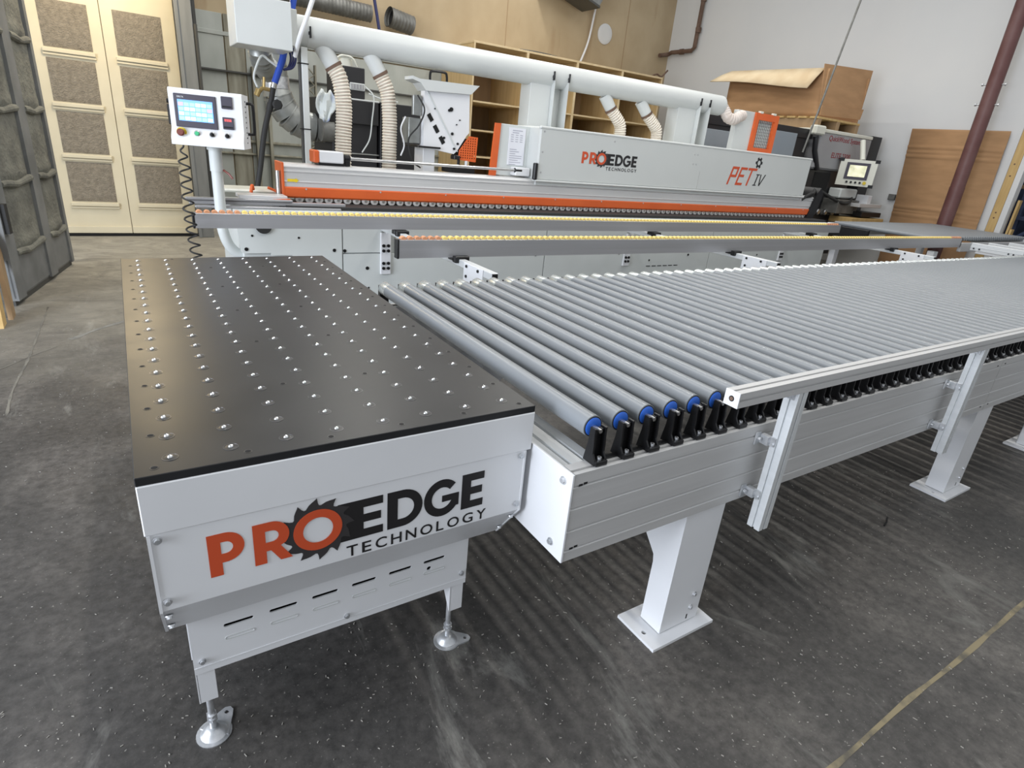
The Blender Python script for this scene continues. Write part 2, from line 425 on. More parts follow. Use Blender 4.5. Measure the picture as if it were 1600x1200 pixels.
# store-room doors and partition, far left
part = sbase('wall_left', (-1.0, 8.2, 0), 'grey partition around the store-room doors')
g = G(); g.box(-3.0, 8.12, 0, -1.30, 8.30, ZW); build('partition_panel', g, 'jamb_grey', part)
g = G(); g.box(-1.30, 8.12, 3.25, 0.86, 8.30, ZW); build('partition_panel', g, 'jamb_grey', part)
g = G(); g.box(0.86, 7.92, 0, 1.02, 10.49, ZW, 0.006); build('partition_panel', g, 'jamb_grey', part)
g = G(); g.box(0.835, 7.90, 0, 0.875, 7.97, ZW, 0.004); build('jamb_strip', g, 'jamb_grey', part)
g = G(); g.tube([(1.045, 7.93, 1.75), (1.045, 7.93, 2.55)], 0.022, 8); build('door_bar', g, 'rail_dark', part)

d1 = sbase('door_1', (0.08, 8.05, 0), 'cream double doors with brown insulation panels')
for x0, x1 in ((-1.25, 0.077), (0.083, 0.835)):
    g = G(); g.box(x0, 8.06, 0.035, x1, 8.11, 3.2, 0.004)
    g.box(x0, 8.03, 0.035, x1, 8.06, 0.12, 0.005)
    build('door_leaf', g, 'door_cream', d1)
for cx0, cx1 in ((-1.20, -0.66), (-0.50, -0.04), (0.20, 0.69)):
    for z0, z1 in ((0.42, 0.88), (0.98, 1.44), (1.54, 1.99), (2.10, 2.57)):
        g = G(); nx, nz = 14, 12; vs = []; fs = []
        for j in range(nz + 1):
            for i in range(nx + 1):
                e = min(i, nx - i, j, nz - j)
                vs.append((cx0 + (cx1 - cx0) * i / nx, 8.056 - (0.0 if e == 0 else 0.006 + 0.008 * random.random()), z0 + (z1 - z0) * j / nz))
        for j in range(nz):
            for i in range(nx): a = j * (nx + 1) + i; fs.append((a, a + 1, a + nx + 2, a + nx + 1))
        g.add(vs, fs); build('insulation_panel', g, 'batt', d1)
        g = G(); g.box(cx0 - 0.02, 8.02, z0 - 0.055, cx1 + 0.02, 8.06, z0 - 0.012, 0.006); g.box(cx0 - 0.02, 8.035, z0 - 0.085, cx1 + 0.02, 8.06, z0 - 0.06, 0.004)
        build('panel_ledge', g, 'door_cream', d1)
g = G(); g.box(-1.25, 8.02, 0.0, 0.85, 8.10, 0.03); build('door_threshold', g, 'dark', d1)  # dark strip standing in for the shade in the gap under the doors

# grey insulated door standing open on the left
A = Vector((-0.50, 6.31, 0)); U = Vector((-0.29, -1.57, 0)).normalized(); N = Vector((U.y, -U.x, 0))
if N.x < 0: N = -N
def lp(s, d, z): p = A + U * s + N * d; return (p.x, p.y, z)
def lbox(g, s0, s1, d0, d1, z0, z1, mat=0):
    vs = [lp(s0 if not i & 1 else s1, d0 if not i & 2 else d1, z0 if not i & 4 else z1) for i in range(8)]
    return g.add(vs, [(0, 2, 3, 1), (4, 5, 7, 6), (0, 1, 5, 4), (2, 6, 7, 3), (0, 4, 6, 2), (1, 3, 7, 5)], mat)
d2 = sbase('door_2', A, 'grey insulated door leaf standing open at the left')
g = G(); lbox(g, 0, 1.6, -0.06, 0.0, 0.04, 3.3); build('door_leaf', g, 'door_grey', d2)
g = G(); lbox(g, 0, 1.6, 0.0, 0.012, 0.06, 0.36); build('kick_plate', g, 'door_grey', d2)
for s0, s1 in ((0.0, 0.07), (0.55, 0.74), (1.42, 1.6)):
    g = G(); lbox(g, s0, s1, 0.0, 0.028, 0.04, 3.3); build('door_stile', g, 'door_grey', d2)
rows = (0.385, 0.905, 1.45, 2.01, 2.57, 3.13)
for s0, s1 in ((0.07, 0.55), (0.74, 1.42)):
    for z0, z1 in zip(rows, rows[1:]):
        g = G(); vs = []; fs = []; nx, nz = 12, 16
        for j in range(nz + 1):
            t = j / nz
            for i in range(nx + 1):
                e = math.sin(math.pi * i / nx) ** 0.5
                sag = 0.022 * math.exp(-((t - 0.10) / 0.09) ** 2) + 0.012 * math.sin(math.pi * t)
                vs.append(lp(s0 + (s1 - s0) * i / nx, 0.002 + e * (sag + 0.008 * random.random()), z0 + (z1 - z0) * t))
        for j in range(nz):
            for i in range(nx): a = j * (nx + 1) + i; fs.append((a, a + 1, a + nx + 2, a + nx + 1))
        g.add(vs, fs); build('foam_panel', g, 'foam_grey', d2)
        g = G(); pts = [lp(s0 + (s1 - s0) * k / 10, 0.014 + 0.004 * math.sin(k * 1.3), z0 + 0.006 * math.sin(k * 0.9 + s0 * 9) - 0.016 * math.sin(math.pi * k / 10)) for k in range(11)]
        g.tube(pts, [0.028 + 0.003 * math.sin(k * 1.1) for k in range(11)], 10); build('foam_fold', g, 'foam_grey', d2)
g = G(); lbox(g, 1.52, 1.58, 0.02, 0.06, 0.56, 0.78); build('latch', g, 'black_rubber', d2)
g = G(); lbox(g, 0.0, 1.6, -0.06, 0.0, 0.0, 0.04); build('door_seal', g, 'rail_dark', d2)

# end of the right-hand wall: stud and white board, open dark bay beyond
t1 = sbase('trim_1', (XW, 2.82, 0), 'bare pine stud at the end of the white wall')
g = G(); g.box(XW - 0.01, 2.765, 0, XW + 0.12, 2.885, 5.5, 0.004); build('stud', g, 'pine', t1)
g = G()
for z in (1.16, 1.24, 1.78, 1.95): g.cyl((XW - 0.012, 2.83, z), (XW - 0.008, 2.83, z), 0.012, n=10)
build('knot_hole', g, 'rust', t1)
t2 = sbase('trim_2', (XW, 2.72, 0), 'white board edging beside the pine stud')
g = G(); g.box(XW - 0.02, 2.68, 0, XW + 0.14, 2.76, 5.5, 0.004); build('edge_board', g, 'white_wall', t2)

# faded joint line and cracks in the floor
g = G(); pts = [(0.9 + 0.12 * i, -0.74 + 0.003 * math.sin(i * 0.9) + random.uniform(-.002, .002)) for i in range(60)]
vs = []; fs = []
for x, y in pts:
    w = random.uniform(0.006, 0.010); vs += [(x, y - w, 0.0012), (x, y + w, 0.0012)]
for i in range(len(pts) - 1): fs.append((2 * i, 2 * i + 2, 2 * i + 3, 2 * i + 1))
g.add(vs, fs)
mat('joint_line', (0.24, 0.20, 0.12), 0.8, col2=(0.10, 0.09, 0.07), scale=14, lo=0.45, hi=0.66)
o = build('floor_joint', g, 'joint_line'); struct(o, 'faded yellowish joint line across the concrete floor')
def ribbon(pts, w0, w1, z=0.0012):
    P = resample(smooth_path([(x, y, 0) for x, y in pts]), 0.06); g = G(); vs = []
    for i, p in enumerate(P):
        d = (P[min(i + 1, len(P) - 1)] - P[max(i - 1, 0)]).normalized(); n = Vector((-d.y, d.x, 0)); w = random.uniform(w0, w1)
        vs += [(p.x - n.x * w, p.y - n.y * w, z), (p.x + n.x * w, p.y + n.y * w, z)]
    return g.add(vs, [(2 * i, 2 * i + 1, 2 * i + 3, 2 * i + 2) for i in range(len(P) - 1)])
g = ribbon([(-0.586, 4.66), (-0.595, 3.97), (-0.602, 3.42), (-0.627, 2.88), (-0.616, 2.52)], 0.003, 0.010)
mat('crack_dust', (0.17, 0.16, 0.135), 0.85, col2=(0.11, 0.103, 0.09), scale=7, lo=0.45, hi=0.62)
o = build('floor_crack', g, 'crack_dust'); struct(o, 'pale crack running over the floor toward the grey door')
g = ribbon([(-0.74, 3.23), (-0.59, 3.46), (-0.466, 3.62)], 0.003, 0.007, 0.0016); o = build('floor_scuff', g, 'crack_dust'); struct(o, 'thin pale scuff on the floor left of the ball table')
mat('floor_paint', (0.25, 0.245, 0.22), 0.8, col2=(0.16, 0.155, 0.14), scale=12)
g = ribbon([(-0.40, 3.75), (-0.33, 3.84), (-0.26, 3.94), (-0.18, 4.02), (-0.08, 4.12)], 0.010, 0.026); o = build('floor_smear', g, 'floor_paint'); struct(o, 'pale smear on the floor beside the ball table')
g = G()
for k in range(1700):
    if k < 1350: x = random.uniform(-0.6, 3.6); y = random.uniform(-0.95, 0.5)
    else: x = random.uniform(-1.1, 0.0); y = random.uniform(0.3, 5.0)
    a = random.uniform(0, 3.14); L = random.uniform(0.0012, 0.0042) * (1.0 if random.random() < .93 else 1.6); w = random.uniform(0.0005, 0.0012); h = random.uniform(.0005, .002)
    c, s_ = math.cos(a), math.sin(a)
    p = [(-L, -w), (L, -w), (L, w), (-L, w)]
    p = [(x + u * c - v * s_, y + u * s_ + v * c) for u, v in p]
    g.add([(u, v, 0.0005) for u, v in p] + [(u, v, 0.0012 + h) for u, v in p], [(0, 1, 2, 3), (4, 7, 6, 5), (0, 4, 5, 1), (1, 5, 6, 2), (2, 6, 7, 3), (3, 7, 4, 0)])
mat('shaving', (0.30, 0.285, 0.255), 0.8)
o = build('wood_shavings', g, 'shaving'); tag(o, 'tiny pale shavings scattered over the dark concrete floor', 'shavings', kind='stuff')

# ================================================================== ball transfer table
TB = thing('ball_transfer_table', 'white sheet-metal table with black ball-studded top and large red and black logo', 'table', (0.45, 1.0, 0))
g = G(); g.box(0, 0, 0.8815, 0.9, 2.03, 0.9, 0.0012); tt = build('tabletop', g, 'black_laminate', TB)
tt['label'] = 'black laminate top studded with steel balls'
g = G(); g.box(0, -0.0025, 0.77, 0.9, 0.006, 0.8815, 0.002); g.box(0, 0, 0.77, 0.004, 2.03, 0.8815); g.box(0.896, 0, 0.77, 0.9, 2.03, 0.8815); g.box(0, 2.026, 0.77, 0.9, 2.03, 0.8815)
build('upper_skirt', g, 'white_paint', TB)
g = G(); prof = [(0.003, 0.80), (0.003, 0.58), (0.10, 0.445), (1.93, 0.445), (2.024, 0.58), (2.024, 0.80)]
g.prism(prof, 'x', 0.012, 0.884); fp = build('body', g, 'white_paint', TB)
g = G(); g.box(0.008, -0.0005, 0.58, 0.880, 0.003, 0.772); fpan = build('front_panel', g, 'white_paint', TB)
g = G(); g.add([(0.008, -0.0005, 0.58), (0.880, -0.0005, 0.58), (0.880, 0.0995, 0.442), (0.008, 0.0995, 0.442), (0.008, 0.003, 0.581), (0.880, 0.003, 0.581), (0.880, 0.102, 0.445), (0.008, 0.102, 0.445)],
           [(0, 1, 2, 3), (4, 7, 6, 5), (0, 4, 5, 1), (1, 5, 6, 2), (2, 6, 7, 3), (3, 7, 4, 0)])
build('sloped_panel', g, 'white_paint', TB)
for x in (0.006, 0.882):
    g = G(); g.prism([(-0.003, 0.77), (-0.003, 0.578), (0.10, 0.437), (0.12, 0.437), (0.12, 0.77)], 'x', x - 0.003, x + 0.003)
    build('side_flange', g, 'white_paint', TB)
# ball transfer units, one mesh shared
g = G(); c0 = (0.063, 0.06, 0.9)
g.lathe([(0.0150, -0.004), (0.0150, 0.0007), (0.0140, 0.0007), (0.0138, 0.0001)], c0, 'z', 20, 2)
g.lathe([(0.0138, -0.002), (0.0138, 0.0002), (0.0098, 0.0002), (0.0080, 0.0006), (0.0066, 0.0006)], c0, 'z', 20, 0)
g.sphere((c0[0], c0[1], c0[2] + 0.0006), 0.0057, 10, 8, 1)
mat('unit_ring', (0.020, 0.020, 0.021), 0.35)
mat('ring_rim', (0.10, 0.10, 0.105), 0.32, 0.5)
ball0 = build('ball_transfer', g, ['unit_ring', 'ball_steel', 'ring_rim'], TB, origin=c0)
for i in range(8):
    for j in range(21):
        if i or j: inst(ball0, (0.063 + 0.1096 * i, 0.06 + 0.0957 * j, 0.9), TB, 'ball_transfer')
# countersunk screws round the edge and in the field
g = G(); c0 = (0.034, 0.028, 0.9)
g.lathe([(0.0085, -0.002), (0.0085, 0.0004), (0.0072, 0.0006), (0.0060, 0.0002)], c0, 'z', 14, 0)
g.lathe([(0.0058, -0.001), (0.0058, 0.0003), (0.0030, 0.0003)], c0, 'z', 12, 1)
scr0 = build('countersunk_screw', g, ['unit_ring', 'dark'], TB, origin=c0)
spots = [(x, 0.028) for x in (0.20, 0.37, 0.535, 0.70, 0.865)] + [(0.034, 0.17 + 0.142 * k) for k in range(13)] + [(0.868, 0.17 + 0.142 * k) for k in range(13)]
spots += [(x, y) for x in (0.34, 0.56) for y in (0.36, 0.72, 1.08, 1.44, 1.80)] + [(0.86 - 0.33, 2.0), (0.2, 2.0)]
for x, y in spots: inst(scr0, (x, y, 0.9), TB, 'countersunk_screw')
# panel bolts
g = G(); g.bolt((0.02, -0.003, 0.757), (0, -1, 0), 0.0055, 0.008); b0 = build('bolt', g, 'zinc', TB, origin=(0.02, -0.003, 0.757))
for x, z in ((0.02, 0.604), (0.868, 0.757), (0.868, 0.604)): inst(b0, (x, -0.003, z), TB, 'bolt')
for x in (0.018, 0.868):
    for t in (0.2, 0.72): inst(b0, (x, -0.003 + 0.10 * t, 0.58 - 0.138 * t), TB, 'bolt', rot=(0.94, 0, 0))
# leg frame with slotted front rail
g = G(); YL = 0.13
slots = []
def slot(x0, x1, z, r): return ell(x1 - r, z, r, r, 8, -math.pi / 2, math.pi / 2) + ell(x0 + r, z, r, r, 8, math.pi / 2, 3 * math.pi / 2)
for k in range(6): slots.append(slot(0.121 + 0.1066 * k, 0.190 + 0.1066 * k, 0.376, 0.005))
hole = ell(0.672, 0.350, 0.007, 0.007, 14)
g.shape([[(0.046, 0.249), (0.80, 0.249), (0.80, 0.47), (0.046, 0.47)]] + slots + [hole], 0.004, lambda u, v, w: (u, YL + w, v))
rail = build('front_rail', g, 'white_paint', TB)
g = G(); g.box(0.052, YL + 0.05, 0.26, 0.79, YL + 0.06, 0.44); build('rail_back', g, 'dark', TB)  # black sheet put in as the shade seen through the open slots
for k in range(6):
    x0, x1 = 0.121 + 0.1066 * k, 0.190 + 0.1066 * k; g = G()
    g.shape([slot(x0, x1, 0.336, 0.0052), slot(x0 + 0.0015, x1 - 0.0015, 0.336, 0.0036)], 0.0016, lambda u, v, w: (u, YL - 0.0024 + w, v))
    build('embossed_slot', g, 'hood_grey', TB)
g = G(); g.box(0.046, YL - 0.0035, 0.268, 0.80, YL - 0.002, 0.2705); build('rail_crease', g, 'white_paint', TB)
for x, z in ((0.066, 0.288), (0.425, 0.277), (0.783, 0.292)): inst(b0, (x, YL - 0.002, z), TB, 'bolt')
def table_leg(x0, x1, y0, sy, inner):
    g = G(); ya, yb = (y0, y0 + 0.004 * sy); 
    lo, hi = min(ya, yb), max(ya, yb)
    g.box(x0, lo, 0.145, x1, hi, 0.43, 0.001)
    yc = y0 + 0.05 * sy; lo, hi = min(y0, yc), max(y0, yc); xo = x0
    g.prism([(y0, 0.145), (y0, 0.43), (yc, 0.43), (yc, 0.22)], 'x', xo - 0.002, xo + 0.002)
    leg = build('leg', g, 'white_paint', TB)
    cx, cy = (x0 + x1) / 2 - (0.012 if inner else 0.0), y0 + 0.022 * sy
    g = G(); g.cyl((cx, cy, 0.02), (cx, cy, 0.19), 0.0085, n=14); g.cyl((cx, cy, 0.052), (cx, cy, 0.060), 0.014, n=6); g.cyl((cx, cy, 0.066), (cx, cy, 0.074), 0.0135, n=6)
    g.lathe([(0.044, 0.0), (0.044, 0.003), (0.034, 0.0045), (0.029, 0.009), (0.024, 0.016), (0.017, 0.022), (0.011, 0.025)], (cx, cy, 0.0), 'z', 24)
    ax, ay = (0.93, -0.36) if inner else (0.62, 0.78)
    tab = [(cx + ax * u - ay * v, cy + ay * u + ax * v) for u, v in ((0.0, -0.040), (0.055, -0.020), (0.072, -0.012), (0.078, 0.0), (0.072, 0.012), (0.055, 0.020), (0.0, 0.040))]
    hx, hy = cx + ax * 0.060, cy + ay * 0.060
    g.shape([tab, ell(hx, hy, 0.006, 0.006, 12)], 0.005, lambda u, v, w: (u, v, 0.003 + w))
    build('levelling_foot', g, 'zinc', leg)
table_leg(0.048, 0.090, YL + 0.003, 1, False); table_leg(0.752, 0.796, YL + 0.003, 1, True)
table_leg(0.048, 0.090, 1.90, -1, False); table_leg(0.752, 0.796, 1.90, -1, True)
g = G(); g.box(0.046, 1.905, 0.249, 0.80, 1.91, 0.46); g.box(0.044, 0.13, 0.30, 0.048, 1.91, 0.46); g.box(0.798, 0.13, 0.30, 0.802, 1.91, 0.46); build('side_rail', g, 'white_paint', TB)

# ---- logo lettering (front of the table, and again on the hood)
def glyph(ch, w, h, t):
    """bold geometric capitals as outlines"""
    if ch == 'P':
        r = h * 0.30
        return [[(0, 0), (t, 0), (t, h * 0.30), (w - r, h * 0.30)] + ell(w - h * 0.35, h * 0.65, h * 0.35, h * 0.35, 14, -math.pi / 2, math.pi / 2) + [(0, h)],
                [(t, h * 0.51)] + ell(w - h * 0.35, h * 0.65, h * 0.14, h * 0.14, 10, -math.pi / 2, math.pi / 2) + [(t, h * 0.79)]]
    if ch == 'R':
        return [[(0, 0), (t, 0), (t, h * 0.30), (w * 0.46, h * 0.30), (w * 0.72, 0), (w * 1.06, 0), (w * 0.74, h * 0.37)] + ell(w - h * 0.35, h * 0.65, h * 0.35, h * 0.35, 12, -0.7, math.pi / 2) + [(0, h)],
                [(t, h * 0.51)] + ell(w - h * 0.35, h * 0.65, h * 0.14, h * 0.14, 10, -math.pi / 2, math.pi / 2) + [(t, h * 0.79)]]
    if ch == 'E':
        s = h * 0.21
        return [[(0, 0), (w, 0), (w, s), (t, s), (t, h / 2 - s / 2), (w * 0.93, h / 2 - s / 2), (w * 0.93, h / 2 + s / 2), (t, h / 2 + s / 2), (t, h - s), (w, h - s), (w, h), (0, h)]]
    if ch == 'D':
        return [[(0, 0), (w - h / 2, 0)] + ell(w - h / 2, h / 2, h / 2, h / 2, 18, -math.pi / 2, math.pi / 2) + [(0, h)],
                [(t, h * 0.215)] + ell(w - h / 2, h / 2, h * 0.285, h * 0.285, 14, -math.pi / 2, math.pi / 2) + [(t, h * 0.785)]]
    if ch == 'G':
        ro, ri = h * 0.52, h * 0.30; a0, a1 = 0.75, 2 * math.pi - 0.62; c = (w * 0.5, h / 2)
        out = ell(c[0], c[1], w * 0.52, ro, 30, a0, a1)
        inn = ell(c[0], c[1], w * 0.30, ri, 26, a1 - 0.12, a0)
        return [out + [(w, h * 0.20), (w, h * 0.56), (w * 0.50, h * 0.56), (w * 0.50, h * 0.38), (w * 0.78, h * 0.38)] + inn]
def saw(r):
    pts = []; n = 12
    for k in range(n):
        a = 2 * math.pi * k / n; st = 2 * math.pi / n
        for f, q in ((0.0, 1.0), (0.10, 0.955), (0.28, 0.905), (0.48, 0.855), (0.64, 0.800), (0.76, 0.765), (0.88, 0.775), (0.95, 0.84)):
            pts.append((r * q * math.cos(a + st * f), r * q * math.sin(a + st * f)))
    return pts
def logo(parent, x0, z0, W, H, y):
    """x0..x0+W is PRO EDGE, z0 the foot of the capitals, H their height; one mesh per letter"""
    sx = W / 0.655; sz = H / 0.105
    def place(name, splines, x, z, m, d, scale=True):
        g = G(); g.shape([[(u, v) for u, v in sp] for sp in splines], 0.0006, lambda u, v, w: (x0 + (x + u) * sx, y - d - w, z0 + (z + v) * sz)); return build(name, g, m, parent)
    t = 0.0245
    place('logo_letter', glyph('P', 0.070, 0.105, t), 0.0, 0, 'logo_red', 0.0006)
    place('logo_letter', glyph('R', 0.074, 0.105, t), 0.087, 0, 'logo_red', 0.0018)
    cx, cz = 0.2235, 0.053
    place('logo_saw_blade', [[(u + 0, v) for u, v in saw(0.084)], ell(0, 0, 0.036, 0.036, 32)], cx, cz, 'logo_dark', 0.0010)
    place('logo_letter', [ell(0, 0, 0.0545, 0.054, 40), ell(0, 0, 0.0335, 0.0335, 36)], cx, cz, 'logo_red', 0.0016)
    e = glyph('E', 0.078, 0.105, 0.030)
    place('logo_letter', [[(-0.030, 0.0), (0.078, 0), (0.078, 0.022), (0.03, 0.022), (0.03, 0.0415), (0.073, 0.0415), (0.073, 0.0635), (0.03, 0.0635), (0.03, 0.083), (0.078, 0.083), (0.078, 0.105), (-0.030, 0.105)]], 0.299, 0, 'logo_black', 0.0005)
    place('logo_letter', glyph('D', 0.092, 0.105, 0.0265), 0.388, 0, 'logo_black', 0.0006)
    place('logo_letter', glyph('G', 0.096, 0.105, 0.0265), 0.486, 0, 'logo_black', 0.0006)
    place('logo_letter', glyph('E', 0.065, 0.105, 0.0265), 0.590, 0, 'logo_black', 0.0006)
    g = G(); word = 'TECHNOLOGY'
    xs_ = 0.287
    for i, ch in enumerate(word):
        g = G(); wch = {'T': .027, 'E': .023, 'C': .029, 'H': .028, 'N': .029, 'O': .034, 'L': .021, 'G': .031, 'Y': .029}[ch]
        g.text(ch, 0.031 * sz, lambda u, v, w: (x0 + xs_ * sx + u, y - 0.0008, z0 - 0.047 * sz + v), bold=0.012, width=wch * sx)
        build('logo_small_letter', g, 'logo_black', parent); xs_ += wch + 0.0107
logo(fpan, 0.103, 0.632, 0.655, 0.105, -0.0005)

# ================================================================== return roller conveyor
RC = thing('roller_conveyor', 'long return conveyor of grey rollers with black brackets and aluminium side beams', 'conveyor', (5.0, 0.6, 0))
def beam_profile(y0, sgn, z0, z1):
    """grooved extrusion, front face at y0, body going sgn"""
    d = 0.006 * sgn; pts = [(y0, z0)]
    for z in (0.549, 0.612, 0.681, 0.748):
        pts += [(y0, z - 0.0042), (y0 + d * 0.8, z - 0.0010), (y0 + d, z + 0.0025), (y0, z + 0.0030)]
    pts += [(y0, z1), (y0 + 0.012 * sgn, z1), (y0 + 0.012 * sgn, z1 - 0.006), (y0 + 0.022 * sgn, z1 - 0.006), (y0 + 0.022 * sgn, z1), (y0 + 0.05 * sgn, z1), (y0 + 0.05 * sgn, z0)]
    return pts
for xa, xb in ((0.914, 3.548), (3.552, 8.9)):
    g = G(); g.prism(beam_profile(-0.18, 1, 0.515, 0.785), 'x', xa, xb); build('side_beam', g, 'aluminium', RC)
    g = G(); g.prism(beam_profile(1.44, -1, 0.515, 0.785), 'x', xa, xb); build('side_beam', g, 'aluminium', RC)
g = G()
for x, z in ((3.50, 0.757), (3.585, 0.760), (3.50, 0.540), (3.585, 0.542), (0.93, 0.750), (0.945, 0.752), (0.93, 0.553), (0.945, 0.555)): g.box(x, -0.1808, z - 0.003, x + 0.012, -0.1795, z + 0.003)
build('joint_screw', g, 'dark', RC)
g = G(); g.box(0.905, -0.182, 0.515, 0.912, 1.44, 0.7855, 0.001); ep = build('end_plate', g, 'white_paint', RC)
for y, z in ((-0.148, 0.754), (-0.130, 0.552)):
    g = G(); g.bolt((0.905, y, z), (-1, 0, 0), 0.0075, 0.008); build('bolt', g, 'zinc', ep)
g = G(); zt = 0.778; P = [(0.914, zt - 0.06), (0.914, zt), (0.937, zt), (0.937, zt - 0.012), (0.949, zt - 0.012), (0.949, zt), (0.985, zt), (0.985, zt - 0.012), (0.997, zt - 0.012), (0.997, zt), (1.03, zt), (1.03, zt - 0.06)]
g.prism(P, 'y', -0.128, 1.388); build('cross_beam', g, 'aluminium_y', RC)
for x in (2.6, 3.75, 5.2, 6.8, 8.4):
    g = G(); g.box(x, -0.128, 0.70, x + 0.045, 1.388, 0.745, 0.003); build('cross_beam', g, 'aluminium_y', RC)
PITCH, RX0, RR, RZ = 0.0955, 1.004, 0.0305, 0.8745
# one roller, one cap, one axle, one bracket: all shared
g = G(); c0 = (RX0, 0.63, RZ)
g.lathe([(RR * 0.86, -0.118 - 0.63), (RR, -0.1165 - 0.63), (RR, 1.318 - 0.63)], c0, 'y', 28)
roller0 = build('roller', g, 'roller_grey', RC, origin=c0)
g = G(); g.lathe([(RR * 1.005, 1.318 - 0.63), (RR * 1.005, 1.384 - 0.63), (RR * 0.93, 1.388 - 0.63)], c0, 'y', 28)
sleeve0 = build('sleeve', g, 'roller_sleeve', roller0, origin=c0)
g = G(); g.lathe([(0.0255, -0.1172 - 0.63), (0.0255, -0.1195 - 0.63), (0.022, -0.1215 - 0.63), (0.010, -0.1215 - 0.63)], c0, 'y', 24)
g.lathe([(0.0285, -0.1178 - 0.63), (0.0285, -0.1186 - 0.63), (0.0255, -0.1186 - 0.63)], c0, 'y', 24, 1)
cap0 = build('end_cap', g, ['blue_cap', 'black_rubber'], roller0, origin=c0)
g = G(); g.cyl((c0[0], -0.150, RZ), (c0[0], -0.12, RZ), 0.0062, n=6); g.cyl((c0[0], 1.387, RZ), (c0[0], 1.42, RZ), 0.0062, n=6)
axle0 = build('axle', g, 'steel', roller0, origin=c0)
def bracket_geo():
    g = G(); x = RX0
    # foot
    g.box(x - 0.020, -0.173, 0.7855, x + 0.020, -0.128, 0.799, 0.0020)
    # web and the two curved side ribs
    def col(x0, x1, ya_top, ya_bot, yb):
        rows = [(0.7855, ya_bot), (0.800, ya_bot + 0.002), (0.815, ya_bot + 0.012), (0.835, ya_top - 0.003), (0.868, ya_top), (0.884, ya_top)]
        g.prism([(ya, z) for z, ya in rows] + [(yb, 0.884), (yb + 0.002, 0.84), (yb + 0.012, 0.7855)], 'x', x0, x1)
    col(x - 0.0205, x - 0.0150, -0.151, -0.166, -0.132)
    col(x + 0.0150, x + 0.0205, -0.151, -0.166, -0.132)
    g.prism([(-0.140, 0.790), (-0.137, 0.866), (-0.129, 0.866), (-0.123, 0.7855), (-0.140, 0.7855)], 'x', x - 0.016, x + 0.016)
    g.box(x - 0.0115, -0.147, 0.866, x - 0.0065, -0.131, 0.880, 0.001); g.box(x + 0.0065, -0.147, 0.866, x + 0.0115, -0.131, 0.880, 0.001)
    # connecting strip to the neighbour
    g.box(x + 0.018, -0.150, 0.7855, x + 0.078, -0.134, 0.790, 0.001)
    return g
bo = (RX0, -0.150, 0.7855)
br0 = build('support_bracket', bracket_geo(), 'black_plastic', RC, origin=bo)
g = G(); g.cyl((RX0, -0.160, 0.797), (RX0, -0.160, 0.7985), 0.0085, n=16); g.cyl((RX0, -0.160, 0.7985), (RX0, -0.160, 0.806), 0.0058, n=14); g.cyl((RX0, -0.160, 0.8060), (RX0, -0.160, 0.8062), 0.003, n=6, mat=1)
bolt_b0 = build('bolt', g, ['zinc', 'dark'], br0, origin=bo)
NR = 82
for i in range(NR):
    x = RX0 + PITCH * i
    if i:
        r = inst(roller0, (x, c0[1], RZ), RC, 'roller')
        inst(sleeve0, (x, c0[1], RZ), r, 'sleeve'); inst(axle0, (x, c0[1], RZ), r, 'axle')
        if i < 30: inst(cap0, (x, c0[1], RZ), r, 'end_cap')
        b = inst(br0, (x, -0.150, 0.7855), RC, 'support_bracket'); inst(bolt_b0, (x, -0.150, 0.7855), b, 'bolt')
    inst(br0, (x, 1.412, 0.7855), RC, 'support_bracket', rot=(0, 0, math.pi))
# posts
def post_geo():
    g = G()
    g.box(1.605, -0.164, 0.015, 1.60, -0.070, 0.515)
    g.box(1.418, -0.166, 0.015, 1.603, -0.162, 0.516, 0.001)
    for x in (1.418, 1.599):
        g.prism([(-0.166, 0.015), (-0.166, 0.516), (0.125, 0.516), (-0.07, 0.288), (-0.075, 0.26), (-0.075, 0.015)], 'x', x, x + 0.004)
    g.box(1.418, -0.079, 0.015, 1.603, -0.075, 0.29)
    return g
po = (1.5, -0.13, 0)
post0 = build('post', post_geo(), 'white_paint', RC, origin=po)
g = G(); g.shape([[(1.35, -0.208), (1.65, -0.208), (1.65, -0.030), (1.35, -0.030)], ell(1.376, -0.135, 0.0085, 0.0085, 12), ell(1.628, -0.135, 0.0085, 0.0085, 12)], 0.012, lambda u, v, w: (u, v, 0.0065 + w))
plate0 = build('base_plate', g, 'white_paint', post0, origin=po)
g = G(); g.bolt((1.56, -0.166, 0.135), (0, -1, 0), 0.0065, 0.008); g.bolt((1.556, -0.166, 0.078), (0, -1, 0), 0.0065, 0.008); g.box(1.545, -0.1668, 0.028, 1.551, -0.1655, 0.048, 0, 1)
g.cyl((1.4175, -0.03, 0.485), (1.4165, -0.03, 0.485), 0.02, n=16, mat=1)
pb0 = build('bolt', g, ['zinc', 'dark'], post0, origin=po)
for x, y, rz in ((3.64, -0.13, 0), (4.90, -0.13, 0), (7.04, -0.13, 0), (1.5, 1.39, math.pi), (3.64, 1.39, math.pi), (4.90, 1.39, math.pi), (7.04, 1.39, math.pi)):
    p = inst(post0, (x, y, 0), RC, 'post', rot=(0, 0, rz)); 
    for ch, nm in ((plate0, 'base_plate'), (pb0, 'bolt')):
        c = bpy.data.objects.new(nm, ch.data); COL.objects.link(c); c.parent = p; WO[c] = Vector((x, y, 0))
